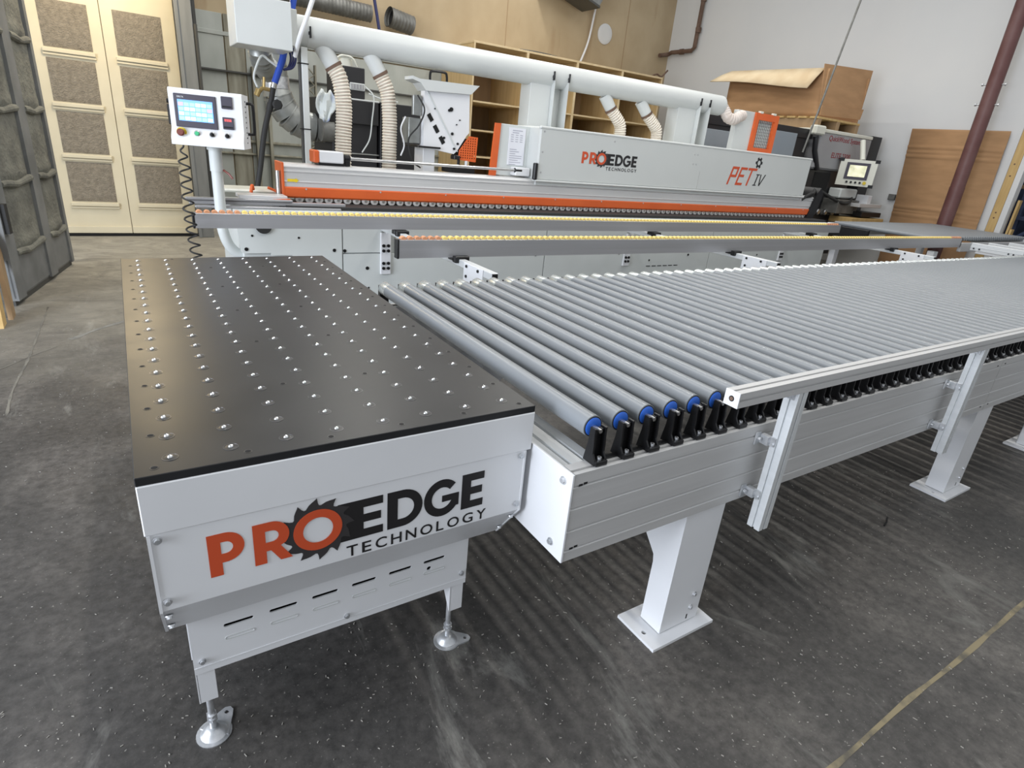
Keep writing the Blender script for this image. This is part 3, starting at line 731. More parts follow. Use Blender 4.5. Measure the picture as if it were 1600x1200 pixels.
# guard rail on uprights
g = G(); y0, y1, za, zb = -0.260, -0.214, 0.922, 0.966
def tslot(y0, y1, za, zb):
    ym, zm = (y0 + y1) / 2, (za + zb) / 2; s = 0.004; d = 0.007
    return [(y0, za), (ym - s, za), (ym - s, za + d), (ym + s, za + d), (ym + s, za), (y1, za), (y1, zm - s), (y1 - d, zm - s), (y1 - d, zm + s), (y1, zm + s), (y1, zb), (ym + s, zb), (ym + s, zb - d), (ym - s, zb - d), (ym - s, zb), (y0, zb), (y0, zm + s), (y0 + d, zm + s), (y0 + d, zm - s), (y0, zm - s)]
g.prism(tslot(y0, y1, za, zb), 'x', 1.388, 8.9); gr = build('guard_rail', g, 'aluminium', RC)
g = G(); g.box(1.385, y0 - 0.0005, za - 0.0005, 1.389, y1 + 0.0005, zb + 0.0005, 0.0005); ge = build('rail_cap', g, 'white_paint', gr)
g = G(); g.cyl((1.3852, (y0 + y1) / 2, (za + zb) / 2), (1.3842, (y0 + y1) / 2, (za + zb) / 2), 0.0085, n=18); g.cyl((1.3842, (y0 + y1) / 2, (za + zb) / 2), (1.3838, (y0 + y1) / 2, (za + zb) / 2), 0.0055, n=14, mat=1); build('cap_hole', g, ['dark', 'rust'], gr)
uo = (1.701, -0.237, 0.425)
g = G(); prof = [(1.678 + (a + 0.260), b - 0.260 - 0.922 + 0) for a, b in tslot(-0.260, -0.214, 0.922, 0.968)]
g.prism(prof, 'z', 0.425, 0.9215); up0 = build('upright', g, 'aluminium_y', RC, origin=uo)
def clamp(z):
    g = G()
    g.box(1.640, -0.186, z - 0.022, 1.664, -0.1805, z + 0.022, 0.001); g.box(1.660, -0.215, z - 0.016, 1.678, -0.186, z + 0.016, 0.001)
    g.box(1.672, -0.232, z - 0.015, 1.678, -0.212, z + 0.015, 0.001)
    g.cyl((1.672, -0.226, z - 0.008), (1.664, -0.226, z - 0.008), 0.006, n=10); g.cyl((1.652, -0.187, z), (1.652, -0.196, z), 0.006, n=10)
    return g
cl = [build('clamp', clamp(z), 'zinc', up0, origin=uo) for z in (0.742, 0.548)]
g = G(); g.box(1.672, -0.25, 0.897, 1.680, -0.225, 0.9215, 0.001); g.cyl((1.672, -0.237, 0.908), (1.664, -0.237, 0.908), 0.006, n=10); cl.append(build('clamp', g, 'zinc', up0, origin=uo))
for x in (3.012, 4.323, 5.634, 6.945):
    u = inst(up0, (x, uo[1], uo[2]), RC, 'upright')
    for c in cl: inst(c, (x, uo[1], uo[2]), u, 'clamp')

# ================================================================== bead rails carrying the panels
def bead_rail(label, x0, x1, y, zt, zb, pitch, n_or):
    T = thing('support_rail', label, 'rail', ((x0 + x1) / 2, y, zb), 'bead-topped aluminium support rails')
    g = G(); g.box(x0, y, zb, x1, y + 0.045, zt, 0.002); g.box(x0, y - 0.002, zb, x1, y, zb + 0.004); g.box(x0, y + 0.008, zt, x1, y + 0.012, zt + 0.006); build('rail_body', g, 'rail_aluminium', T)
    for xa, xb in ((x0 - 0.012, x0), (x1, x1 + 0.012)):
        g = G(); g.box(xa, y - 0.002, zb - 0.003, xb, y + 0.047, zt + 0.004, 0.002); build('end_cap', g, 'black_plastic', T)
    n = int((x1 - x0 - 0.06) / pitch); r = pitch * 0.46; src = {}
    for i in range(n + 1):
        m = 'bead_orange' if i < n_or or i > n - n_or else 'bead_yellow'
        c = (x0 + 0.03 + i * pitch, y + 0.0225, zt)
        if m not in src:
            g = G(); g.lathe([(r * 0.82, -0.016), (r, -0.012), (r, 0.012), (r * 0.82, 0.016)], c, 'y', 14); src[m] = build('bead_wheel', g, m, T, origin=c)
        else: inst(src[m], c, T, 'bead_wheel')
bead_rail('near aluminium rail topped with yellow beads, closest to the return rollers', 1.36, 8.72, 2.10, 0.968, 0.862, 0.0445, 6)
bead_rail('far aluminium rail topped with yellow beads along the machine front', 0.40, 7.66, 3.05, 0.970, 0.880, 0.0437, 6)

# ================================================================== edge machine
EM = thing('edge_machine', 'long white and orange edge machining line with overhead extraction pipe', 'machine', (4.5, 3.9, 0))
def bx(name, m, *c, b=0.003, parent=None):
    g = G(); g.box(*c, b); return build(name, g, m, parent or EM)
bx('base_body', 'machine_grey', 0.72, 3.43, 0.12, 8.05, 4.45, 0.92)
bx('plinth', 'dark', 0.9, 3.5, 0.0, 7.9, 4.4, 0.12)
# front cover panels
def cover(poly, holes=()):
    g = G(); g.shape([poly] + [ell(x, z, r, r, 12) for x, z, r in holes], 0.012, lambda u, v, w: (u, 3.412 + w, v)); return build('cover_panel', g, 'machine_grey', EM)
cover([(0.70, 0.665), (0.715, 0.650), (0.90, 0.650), (0.90, 0.632), (1.05, 0.632), (1.06, 0.12), (1.42, 0.12), (1.42, 0.90), (0.68, 0.90)])
cover([(1.43, 0.645), (1.74, 0.645), (1.74, 0.90), (1.43, 0.90)])
cover([(1.43, 0.12), (3.35, 0.12), (3.35, 0.635), (1.43, 0.635)])
cover([(1.86, 0.645), (3.35, 0.645), (3.35, 0.90), (1.86, 0.90)])
cover([(3.36, 0.12), (5.7, 0.12), (5.7, 0.90), (3.36, 0.90)])
cover([(5.71, 0.12), (8.05, 0.12), (8.05, 0.90), (5.71, 0.90)])
k = 0
for x, z, r in ((0.745, 0.875, .012), (0.735, 0.68, .013), (1.36, 0.665, .013), (1.44, 0.66, .013), (1.62, 0.52, .014), (0.78, 0.775, .008), (1.10, 0.76, .008), (1.63, 0.36, .008), (2.4, 0.6, .012), (3.0, 0.74, .009), (3.25, 0.60, .012), (3.9, 0.62, .009), (4.3, 0.6, .012), (4.75, 0.52, .010), (5.35, 0.57, .012), (5.6, 0.71, .009), (6.1, 0.6, .010), (6.6, 0.55, .010), (7.3, 0.6, .010)):
    g = G(); g.cyl((x, 3.4055, z), (x, 3.402, z), r, n=14); build('cover_screw', g, 'black_plastic', EM)
g = G()
for k in range(6): g.box(4.72 + k * 0.085, 3.403, 0.452, 4.78 + k * 0.085, 3.4065, 0.460)
build('vent_slit', g, 'dark', EM)
g = G(); g.cyl((0.86, 3.406, 0.845), (0.86, 3.390, 0.845), 0.055, n=24); build('rubber_grommet', g, 'black_rubber', EM)
# belt track and in-feed fence
bx('track', 'black_rubber', 1.05, 3.52, 0.935, 8.1, 4.0, 0.972)
bx('track_lip', 'machine_grey', 0.68, 3.44, 0.90, 8.1, 3.56, 0.945)
g = G(); g.box(0.42, 3.55, 0.965, 1.5, 3.60, 0.992, 0.004); g.box(0.40, 3.53, 0.995, 1.1, 3.58, 1.012, 0.004); g.box(0.45, 3.50, 0.945, 1.45, 3.55, 0.962, 0.004); build('infeed_fence', g, 'rail_aluminium', EM)
g = G(); g.box(0.74, 3.56, 1.01, 1.07, 3.72, 1.035, 0.003); build('infeed_plate', g, 'aluminium', EM)
g = G(); g.prism([(0.80, 0.998), (1.085, 0.998), (1.085, 1.02), (0.88, 1.006)], 'y', 3.545, 3.555); build('infeed_guard', g, 'orange', EM)
g = G(); g.box(0.66, 3.85, 1.02, 1.06, 4.15, 1.045, 0.01); build('white_tray', g, 'cream', EM)
g = G(); g.tube(smooth_path([(0.86, 3.80, 1.03), (0.87, 3.80, 1.08), (0.88, 3.82, 1.05)], 6), 0.012, 8); g.tube(smooth_path([(0.98, 3.80, 1.07), (1.03, 3.80, 1.05), (1.06, 3.78, 1.03)], 6), 0.010, 8); build('air_hose_tail', g, 'orange', EM)
# pressure beam
g = G(); prof = [(3.75, 1.088), (3.75, 1.118), (3.745, 1.122), (3.745, 1.128), (3.75, 1.132), (3.75, 1.192), (3.744, 1.196), (3.744, 1.204), (3.75, 1.208), (3.75, 1.222), (3.745, 1.226), (3.745, 1.234), (3.752, 1.240), (3.775, 1.254), (3.95, 1.254), (3.95, 1.088)]
g.prism(prof, 'x', 1.092, 8.06); build('pressure_beam', g, 'aluminium', EM)
g = G(); g.prism([(3.738, 1.018), (3.738, 1.080), (3.748, 1.088), (3.90, 1.088), (3.90, 1.006), (3.748, 1.006)], 'x', 1.092, 8.06); build('beam_guard', g, 'orange', EM)
g = G()
for k in range(12): g.cyl((1.25 + k * 0.6, 3.737, 1.075), (1.25 + k * 0.6, 3.734, 1.075), 0.007, n=10)
build('guard_screw', g, 'zinc', EM)
bx('beam_end_plate', 'orange', 1.072, 3.735, 0.985, 1.092, 3.96, 1.262)
g = G(); g.cyl((1.05, 3.76, 1.03), (1.05, 3.76, 1.20), 0.018, n=14); g.cyl((1.05, 3.76, 1.005), (1.05, 3.76, 1.03), 0.008, n=8); build('air_cylinder', g, 'steel', EM)
g = G(); g.prism([(1.115, 1.125), (1.175, 1.125), (1.175, 1.118), (1.20, 1.135), (1.175, 1.152), (1.175, 1.145), (1.115, 1.145)], 'y', 3.7425, 3.7445); build('direction_sign', g, 'yellow_sign', EM)
wc = (1.20, 3.768, 0.999); g = G(); g.lathe([(0.020, -0.018), (0.031, -0.016), (0.031, 0.016), (0.020, 0.018)], wc, 'y', 20); g.lathe([(0.012, -0.022), (0.012, -0.017), (0.006, -0.017)], wc, 'y', 12, 1)
wh0 = build('pressure_wheel', g, ['wheel_grey', 'steel'], EM, origin=wc)
for i in range(1, 90): inst(wh0, (1.20 + 0.0755 * i, wc[1], wc[2]), EM, 'pressure_wheel')
# hood
hood = bx('hood', 'hood_grey', 3.385, 3.72, 1.245, 7.74, 4.42, 1.72, b=0.014)
g = G(); g.box(3.37, 3.705, 1.232, 7.75, 4.40, 1.252, 0.006); g.box(3.39, 3.735, 1.20, 7.70, 4.38, 1.234, 0.004); build('hood_flange', g, 'white_steel', EM)
g = G(); g.box(3.38, 3.716, 1.697, 7.745, 3.75, 1.724, 0.008); build('hood_edge', g, 'white_steel', EM)
g = G(); g.box(5.63, 3.7188, 1.25, 5.633, 3.7205, 1.45); 
for x, z in ((3.43, 1.68), (3.43, 1.50), (3.43, 1.32), (4.3, 1.66), (5.5, 1.62), (5.55, 1.62), (5.5, 1.52), (5.55, 1.52)): g.cyl((x, 3.7202, z), (x, 3.7180, z), 0.008, n=8)
build('hood_screw', g, 'steel', EM)
logo(hood, 3.905, 1.432, 0.735, 0.108, 3.7185)
g = G(); S = 0.22; sh = 0.30
def pet(poly): return [(6.13 + (u + v * sh) * 1.0, 1.333 + v) for u, v in poly]
s_ = 0.028; W_ = 0.125; H_ = 0.205
letters = [[[(0, 0), (s_, 0), (s_, H_ * .42), (W_, H_ * .42), (W_, H_), (0, H_)], [(s_, H_ * .42 + s_), (W_ - s_, H_ * .42 + s_), (W_ - s_, H_ - s_), (s_, H_ - s_)]],
           [[(0, 0), (W_, 0), (W_, s_), (s_, s_), (s_, H_ * .46), (W_ * .85, H_ * .46), (W_ * .85, H_ * .46 + s_), (s_, H_ * .46 + s_), (s_, H_ - s_), (W_, H_ - s_), (W_, H_), (0, H_)]],
           [[(W_ * .5 - s_ / 2, 0), (W_ * .5 + s_ / 2, 0), (W_ * .5 + s_ / 2, H_ - s_), (W_ * 1.25, H_ - s_), (W_ * 1.25, H_), (-W_ * 0.1, H_), (-W_ * 0.1, H_ - s_), (W_ * .5 - s_ / 2, H_ - s_)]]]
for k, L in enumerate(letters):
    g = G(); g.shape([pet([(u + k * 0.155, v) for u, v in sp]) for sp in L], 0.001, lambda u, v, w: (u, 3.7185 + w, v)); build('logo_letter', g, 'logo_red', hood)
def iv(poly): return [(6.60 + u + v * sh, 1.340 + v) for u, v in poly]
a = 0.016; h2 = 0.135
for L in ([[(0.02, 0), (0.085, 0), (0.085, a * .7), (0.062, a * .7), (0.062, h2 - a * .7), (0.085, h2 - a * .7), (0.085, h2), (0.02, h2), (0.02, h2 - a * .7), (0.043, h2 - a * .7), (0.043, a * .7), (0.02, a * .7)]],
          [[(0.135, 0), (0.155, 0), (0.205, h2), (0.185, h2), (0.145, 0.025), (0.115, h2), (0.097, h2)]]):
    g = G(); g.shape([iv(sp) for sp in L], 0.001, lambda u, v, w: (u, 3.7185 + w, v)); build('logo_letter', g, 'logo_black', hood)
gp = []
for k in range(6):
    a0 = 2 * math.pi * k / 6
    for da, r in ((-0.38, 0.046), (-0.20, 0.066), (0.20, 0.066), (0.38, 0.046)): gp.append((6.655 + r * math.cos(a0 + da), 1.604 + r * math.sin(a0 + da)))
g = G(); g.shape([gp, ell(6.655, 1.604, 0.028, 0.028, 20)], 0.001, lambda u, v, w: (u, 3.7185 + w, v)); build('logo_gear', g, 'logo_black', hood)
# open left end of the hood with the notice and orange edge
g = G(); g.box(3.03, 3.90, 1.262, 3.39, 3.93, 1.71, 0.003); g.box(3.36, 3.93, 1.262, 3.39, 4.40, 1.71, 0.003); build('hood_end_panel', g, 'machine_grey', EM)
g = G(); g.prism([(2.965, 1.256), (3.035, 1.256), (3.055, 1.71), (2.995, 1.71)], 'y', 3.885, 3.905); build('hood_end_trim', g, 'orange', EM)
g = G(); g.box(3.155, 3.893, 1.36, 3.335, 3.899, 1.685); notice = build('notice_sheet', g, 'paper', EM)
g = G()
for k in range(14):
    z = 1.66 - k * 0.019 - (0.05 if k > 5 else 0)
    if k in (0, 1): g.box(3.19, 3.8915, z, 3.30 - 0.04 * k, 3.8925, z + 0.006)
    elif k < 6:
        for q in range(3): g.box(3.175 + q * 0.05, 3.8915, z, 3.205 + q * 0.05, 3.8925, z + 0.005)
    else: g.box(3.172, 3.8915, z, 3.23 + 0.09 * random.random(), 3.8925, z + 0.005)
build('printed_lines', g, 'print_grey', notice)
bx('sensor_box', 'white_paint', 3.20, 3.80, 1.27, 3.36, 3.90, 1.345, b=0.006)
bx('cable_clamp', 'black_plastic', 3.345, 3.70, 1.25, 3.385, 3.74, 1.40, b=0.008)
# adjusting rod and drive box
g = G(); g.box(1.365, 3.77, 1.275, 1.56, 3.90, 1.362, 0.008); build('drive_box', g, 'white_paint', EM)
g = G(); g.box(1.325, 3.765, 1.272, 1.368, 3.905, 1.364, 0.008); build('drive_box_end', g, 'orange', EM)
bx('drive_box_foot', 'black_plastic', 1.36, 3.78, 1.256, 1.57, 3.90, 1.275)
g = G(); g.lathe([(0.02, -0.03), (0.03, -0.02), (0.03, 0.02), (0.02, 0.03)], (1.595, 3.82, 1.315), 'x', 12); g.box(1.575, 3.80, 1.256, 1.62, 3.84, 1.30, 0.004); build('rod_clamp', g, 'black_plastic', EM)
g = G(); g.cyl((1.60, 3.82, 1.315), (3.24, 3.82, 1.318), 0.0125, n=14); build('adjusting_rod', g, 'steel', EM)
g = G(); g.lathe([(0.012, -0.05), (0.022, -0.04), (0.022, 0.03), (0.014, 0.04)], (3.24, 3.82, 1.318), 'x', 14); build('rod_knob', g, 'black_plastic', EM)
# milling head with hopper-shaped white cover
mh = G(); mh.prism([(2.36, 1.45), (2.665, 1.41), (2.70, 1.44), (2.79, 1.575), (2.815, 1.60), (2.80, 1.925), (2.36, 1.90)], 'y', 4.05, 4.13); mhp = build('head_cover', mh, 'white_paint', EM)
g = G(); g.prism([(2.235, 2.00), (2.30, 1.985), (2.88, 1.998), (2.80, 1.92), (2.36, 1.90), (2.31, 1.955), (2.235, 1.975)], 'y', 4.02, 4.20); build('head_lid', g, 'white_steel', EM)
g = G(); g.tube(smooth_path([(2.475, 4.2, 1.98), (2.475, 4.2, 2.055), (2.50, 4.2, 2.075), (2.61, 4.2, 2.078), (2.635, 4.2, 2.055), (2.64, 4.2, 1.98)], 5), 0.011, 8); build('lid_handle', g, 'black_plastic', EM)
for k in range(3):
    x, z = 2.42 + 0.060 * k, 1.695 - 0.088 * k; g = G()
    c, s2 = math.cos(-0.97), math.sin(-0.97); P = [(-0.033, -0.018), (0.033, -0.018), (0.033, 0.018), (-0.033, 0.018)]
    g.prism([(x + u * c - v * s2, z + u * s2 + v * c) for u, v in P], 'y', 4.046, 4.052); build('cover_slot', g, 'dark', mhp)
g = G(); g.prism([(2.38, 1.90), (2.70, 1.43), (2.705, 1.435), (2.388, 1.90)], 'y', 4.044, 4.052); build('cover_fold', g, 'machine_grey', mhp)
g = G()
for x, z, r in ((2.62, 1.78, .018), (2.60, 1.77, .012), (2.64, 1.58, .013), (2.56, 1.54, .011), (2.70, 1.50, .011), (2.665, 1.455, .011), (2.46, 1.77, .006), (2.68, 1.66, .006), (2.71, 1.70, .006)): g.cyl((x, 4.052, z), (x, 4.042, z), r, n=10)
build('cover_knob', g, 'black_plastic', mhp)
hs = [[(2.705, 1.365), (2.895, 1.352), (2.905, 1.57), (2.81, 1.575), (2.715, 1.445)]]
for i in range(7):
    for j in range(9):
        x, z = 2.735 + 0.024 * i, 1.385 + 0.021 * j
        if z < 1.44 + max(0, (x - 2.715)) * 1.3: hs.append(ell(x, z, 0.0065, 0.0065, 6))
g = G(); g.shape(hs, 0.004, lambda u, v, w: (u, 4.04 + w, v)); build('perforated_guard', g, 'orange', EM)
bx('guard_back', 'dark', 2.72, 4.06, 1.37, 2.88, 4.2, 1.55)
bx('head_slide', 'black_plastic', 2.30, 4.02, 1.442, 2.52, 4.38, 1.458)
bx('head_column', 'white_paint', 2.385, 4.10, 1.22, 2.50, 4.30, 1.45)
bx('head_plug', 'black_plastic', 2.66, 4.02, 1.365, 2.72, 4.1, 1.40)
bx('head_carriage', 'dark', 2.62, 3.98, 1.25, 2.86, 4.2, 1.30)
g = G(); g.cyl((2.72, 4.05, 1.30), (2.72, 4.05, 1.37), 0.014, n=10, mat=0); g.cyl((2.80, 4.05, 1.30), (2.80, 4.05, 1.36), 0.014, n=10, mat=1); build('hydraulic_fitting', g, ['black_plastic', 'white_paint'], EM)
g = G(); g.box(2.24, 4.10, 1.47, 2.35, 4.25, 1.68, 0.005); g.box(2.27, 4.08, 1.70, 2.35, 4.12, 1.86, 0.004); build('head_motor', g, 'galvanised', EM)
for pts in ([(2.30, 4.06, 1.86), (2.35, 4.02, 1.75), (2.30, 4.02, 1.62), (2.22, 4.05, 1.50), (2.26, 4.06, 1.33), (2.36, 4.1, 1.27)], [(2.20, 4.08, 1.68), (2.16, 4.08, 1.58), (2.20, 4.1, 1.45), (2.17, 4.1, 1.36)]):
    g = G(); g.tube(smooth_path(pts, 8), 0.007, 8); build('head_cable', g, 'black_rubber' if len(pts) > 4 else 'white_paint', EM)
# extraction pipe
DZ, DR, DY = 2.215, 0.112, 4.30
g = G(); pts = [(1.34, DY, DZ), (6.42, DY, DZ)]; g.cyl(pts[0], pts[1], DR, n=40); g.cyl((6.42, DY, DZ), (6.47, DY, DZ - 0.005), DR, DR * 0.72, n=40); pipe = build('extraction_pipe', g, 'white_steel', EM)
g = G(); g.cyl((1.43, DY, DZ), (1.455, DY, DZ), DR * 1.025, n=40); build('pipe_band', g, 'white_steel', pipe)
g = G()
for x in (1.44, 3.80, 3.99, 5.96, 6.12): g.box(x - 0.012, DY - DR - 0.012, DZ - 0.03, x + 0.006, DY - DR * 0.93, DZ - 0.006, 0.002); g.box(x - 0.004, DY - DR - 0.014, DZ - 0.05, x + 0.008, DY - DR * 0.9, DZ + 0.03, 0.002)
build('band_latch', g, 'black_plastic', pipe)
def saddle(x0, x1, xin):
    g = G()
    g.box(x0, 4.24, 1.70, x1 - 0.004, 4.42, 2.13, 0.002)
    for x in (x1, x1 + 0.17):
        P = [(DY - DR - 0.004, DZ - 0.01)] + [(DY + DR * math.cos(a), DZ + DR * math.sin(a)) for a in [math.pi + 0.05 + k * 0.2 for k in range(0, 15)]] + [(4.42, 2.18), (4.42, 1.70), (DY - DR - 0.004, 1.70)]
        g.prism(P, 'x', x - 0.003, x + 0.003)
    g.box(x1 + 0.003, 4.32, 1.70, x1 + 0.167, 4.33, 2.12, 0.001)
    return build('pipe_support', g, 'white_steel', EM)
saddle(3.57, 3.82, 0); saddle(5.66, 5.97, 0)
g = G(); g.box(1.375, 4.22, 1.22, 1.425, 4.27, 2.10, 0.004); build('cable_post', g, 'white_steel', EM)
g = G(); g.box(1.355, 4.235, 1.22, 1.374, 4.265, 2.09, 0.004); build('cable_duct', g, 'rail_dark', EM)
for z in (1.98, 1.50): bx('cable_tie', 'dark', 1.352, 4.215, z, 1.430, 4.272, z + 0.008, b=0.001)
bx('junction_box', 'white_steel', 0.884, 4.06, 2.040, 1.276, 4.40, 2.36, b=0.004)
bx('pipe_flange', 'white_steel', 1.276, 4.18, 2.09, 1.345, 4.42, 2.34, b=0.004)
g = G(); ribbed(g, [(1.14, 4.66, 2.16), (1.17, 4.72, 2.02), (1.28, 5.1, 1.96), (1.42, 5.7, 2.00), (1.50, 6.05, 2.06)], 0.085, 0.035, 0.10); build('flexible_duct', g, 'galvanised', EM)
# clear ribbed hoses
for ctrl, st, r in (([(1.645, DY - 0.02, 2.00), (1.69, DY - 0.04, 1.90), (1.715, DY - 0.05, 1.70), (1.705, DY - 0.05, 1.45), (1.70, DY - 0.05, 1.20)], ((1.55, DY, 2.15), (1.645, DY - 0.02, 2.00)), 0.063),
                    ([(2.045, DY - 0.02, 1.99), (2.10, DY - 0.04, 1.86), (2.12, DY - 0.05, 1.66), (2.12, DY - 0.05, 1.42), (2.12, DY - 0.05, 1.20)], ((1.95, DY, 2.15), (2.045, DY - 0.02, 1.99)), 0.060),
                    ([(4.66, DY - 0.03, 1.99), (4.73, DY - 0.05, 1.92), (4.80, DY - 0.06, 1.84), (4.82, DY - 0.06, 1.70)], ((4.57, DY, 2.12), (4.66, DY - 0.03, 1.99)), 0.058),
                    ([(5.20, DY - 0.03, 1.99), (5.28, DY - 0.05, 1.92), (5.36, DY - 0.06, 1.84), (5.38, DY - 0.06, 1.70)], ((5.10, DY, 2.12), (5.20, DY - 0.03, 1.99)), 0.058)):
    g = G(); ribbed(g, ctrl, r, 0.024, 0.13, 18, 0, 1); h = build('ribbed_hose', g, ['hose_clear', 'hose_rib'], EM)
    a, b = Vector(st[0]), Vector(st[1]); g = G(); g.cyl(a, b, r * 1.12, r * 1.02, n=20); build('hose_stub', g, 'white_steel', EM)
    d = (b - a).normalized(); g = G(); g.cyl(b - d * 0.012, b + d * 0.012, r * 1.16, n=20); build('hose_clip', g, 'rust', EM)
g = G(); ribbed(g, [(6.45, 4.28, 2.21), (6.48, 4.24, 2.15), (6.50, 4.20, 2.09), (6.58, 4.17, 2.075), (6.66, 4.17, 2.115), (6.74, 4.18, 2.135)], 0.062, 0.03, 0.08, 18); build('ribbed_hose', g, 'hose_white', EM)
# extraction cabinet with orange mesh door
bx('extraction_cabinet', 'white_steel', 6.67, 4.20, 1.70, 7.02, 4.27, 2.20)
g = G(); g.shape([[(7.00, 1.70), (7.48, 1.70), (7.48, 2.20), (7.00, 2.20)], [(7.075, 1.79), (7.405, 1.79), (7.405, 2.12), (7.075, 2.12)]], 0.03, lambda u, v, w: (u, 4.19 + w, v)); g.box(7.45, 4.20, 1.70, 7.48, 4.30, 2.20); dr = build('mesh_door', g, 'orange', EM)
g = G(); g.box(7.075, 4.215, 1.79, 7.405, 4.22, 2.12); build('door_glass', g, 'machine_grey', dr)
g = G()
for k in range(9): g.box(7.085 + 0.036 * k, 4.205, 1.79, 7.088 + 0.036 * k, 4.209, 2.12)
for k in range(9): g.box(7.075, 4.205, 1.80 + 0.036 * k, 7.405, 4.209, 1.803 + 0.036 * k)
build('wire_mesh', g, 'rail_dark', dr)
for x in (7.10, 7.37): bx('door_lug', 'cream', x - 0.03, 4.17, 2.195, x + 0.03, 4.21, 2.22, parent=dr)
# right end of the machine
g = G(); g.prism([(7.95, 0.97), (8.10, 0.97), (8.16, 1.10), (8.20, 1.30), (8.12, 1.37), (8.06, 1.30), (8.02, 1.15)], 'y', 3.72, 4.2); build('end_casting', g, 'black_plastic', EM)
g = G(); g.tube(smooth_path([(7.78, 3.76, 1.20), (7.88, 3.72, 1.28), (8.0, 3.74, 1.30), (8.1, 3.8, 1.34)], 8), 0.02, 8); g.tube(smooth_path([(7.76, 3.80, 1.22), (7.84, 3.74, 1.24), (7.98, 3.74, 1.26)], 8), 0.016, 8); build('cable_bundle', g, 'black_rubber', EM)
# rail support arms
for x in (1.755, 4.39, 7.06):
    g = G(); g.box(x - 0.022, 1.66, 0.815, x + 0.022, 3.41, 0.858, 0.003); arm = build('support_arm', g, 'aluminium_y', EM)
    g = G(); g.box(x - 0.018, 1.654, 0.819, x + 0.018, 1.662, 0.854, 0.002); build('arm_cap', g, 'black_plastic', arm)
    g = G(); g.box(x - 0.030, 1.75, 0.72, x - 0.022, 1.98, 0.858, 0.002); build('arm_plate', g, 'white_paint', arm)
    g = G()
    for y, z in ((1.80, 0.84), (1.80, 0.78), (1.94, 0.84), (1.94, 0.78)): g.cyl((x - 0.030, y, z), (x - 0.037, y, z), 0.009, n=10)
    build('plate_bolt', g, 'black_plastic', arm)
    for y in (2.085, 3.035):
        g = G(); g.box(x - 0.055, y, 0.845, x + 0.045, y + 0.06, 0.862 + (0.015 if y > 3 else 0), 0.003); g.box(x - 0.05, y - 0.03, 0.835, x + 0.05, y + 0.009, 0.875, 0.004); build('rail_block', g, 'black_plastic', arm)
    g = G(); g.box(x - 0.03, 3.385, 0.47, x + 0.055, 3.406, 0.80, 0.003); wp = build('wall_bracket', g, 'white_paint', arm)
    g = G()
    for z in (0.70, 0.66, 0.56, 0.52):
        for dx in (-0.008, 0.032): g.cyl((x + dx, 3.385, z), (x + dx, 3.374, z), 0.013, n=8)
    build('bracket_bolt', g, 'black_plastic', arm)
# control console on its pole
g = G(); g.tube(smooth_path([(0.605, 3.50, 1.34), (0.605, 3.50, 0.95), (0.61, 3.50, 0.78), (0.66, 3.51, 0.66), (0.76, 3.52, 0.60), (0.9, 3.54, 0.59)], 10), 0.036, 24); build('console_pole', g, 'machine_grey', EM)
g = G(); g.cyl((0.605, 3.50, 1.325), (0.605, 3.50, 1.345), 0.050, n=24); g.cyl((0.605, 3.50, 1.19), (0.605, 3.50, 1.335), 0.041, n=24); build('pole_collar', g, 'machine_grey', EM)
g = G(); g.tube([(0.645, 3.48, 1.20), (0.67, 3.44, 1.18), (0.69, 3.43, 1.15)], 0.007, 8); build('pole_lever', g, 'button_red', EM)
g = G(); g.prism([(3.45, 1.665), (3.45, 1.448), (3.418, 1.400), (3.410, 1.385), (3.410, 1.345), (3.70, 1.345), (3.70, 1.68), (3.462, 1.68)], 'x', 0.372, 0.803); con = build('console_box', g, 'white_paint', EM, origin=(0.585, 3.5, 1.345)); con.rotation_euler.z = math.radians(-18)
g = G(); g.box(0.403, 3.440, 1.452, 0.648, 3.4505, 1.648, 0.003); build('screen_bezel', g, 'bezel', con)
scr = G(); scr.box(0.424, 3.4385, 1.490, 0.628, 3.4402, 1.614); build('touch_screen', scr, 'screen_blue', con)
cols = ['screen_white', 'screen_cyan', 'screen_white', 'screen_cyan']
for j in range(4):
    for i in range(6):
        m = 'screen_pink' if (i, j) in ((0, 0), (5, 1)) else ('screen_white' if (i * 3 + j * 2) % 4 < 2 else 'screen_cyan')
        g = G(); g.box(0.428 + 0.0332 * i, 3.4375, 1.578 - 0.0275 * j, 0.456 + 0.0332 * i, 3.4384, 1.598 - 0.0275 * j); build('screen_icon', g, m, con)
g = G(); g.text('DELTA', 0.009, lambda u, v, w: (0.425 + u, 3.4375, 1.625 + v), bold=0.01); build('maker_mark', g, 'white_paint', con)
for z in (1.583, 1.460):
    g = G(); g.box(0.680, 3.437, z, 0.746, 3.4505, z + 0.073, 0.003); build('temperature_controller', g, 'bezel', con)
    g = G(); g.box(0.686, 3.4362, z + 0.008, 0.740, 3.4372, z + 0.018); build('controller_keys', g, 'black_plastic', con)
g = G()
for k in range(4): g.box(0.693 + 0.011 * k, 3.4358, 1.508, 0.700 + 0.011 * k, 3.4368, 1.522)
build('red_digits', g, 'screen_red', con)
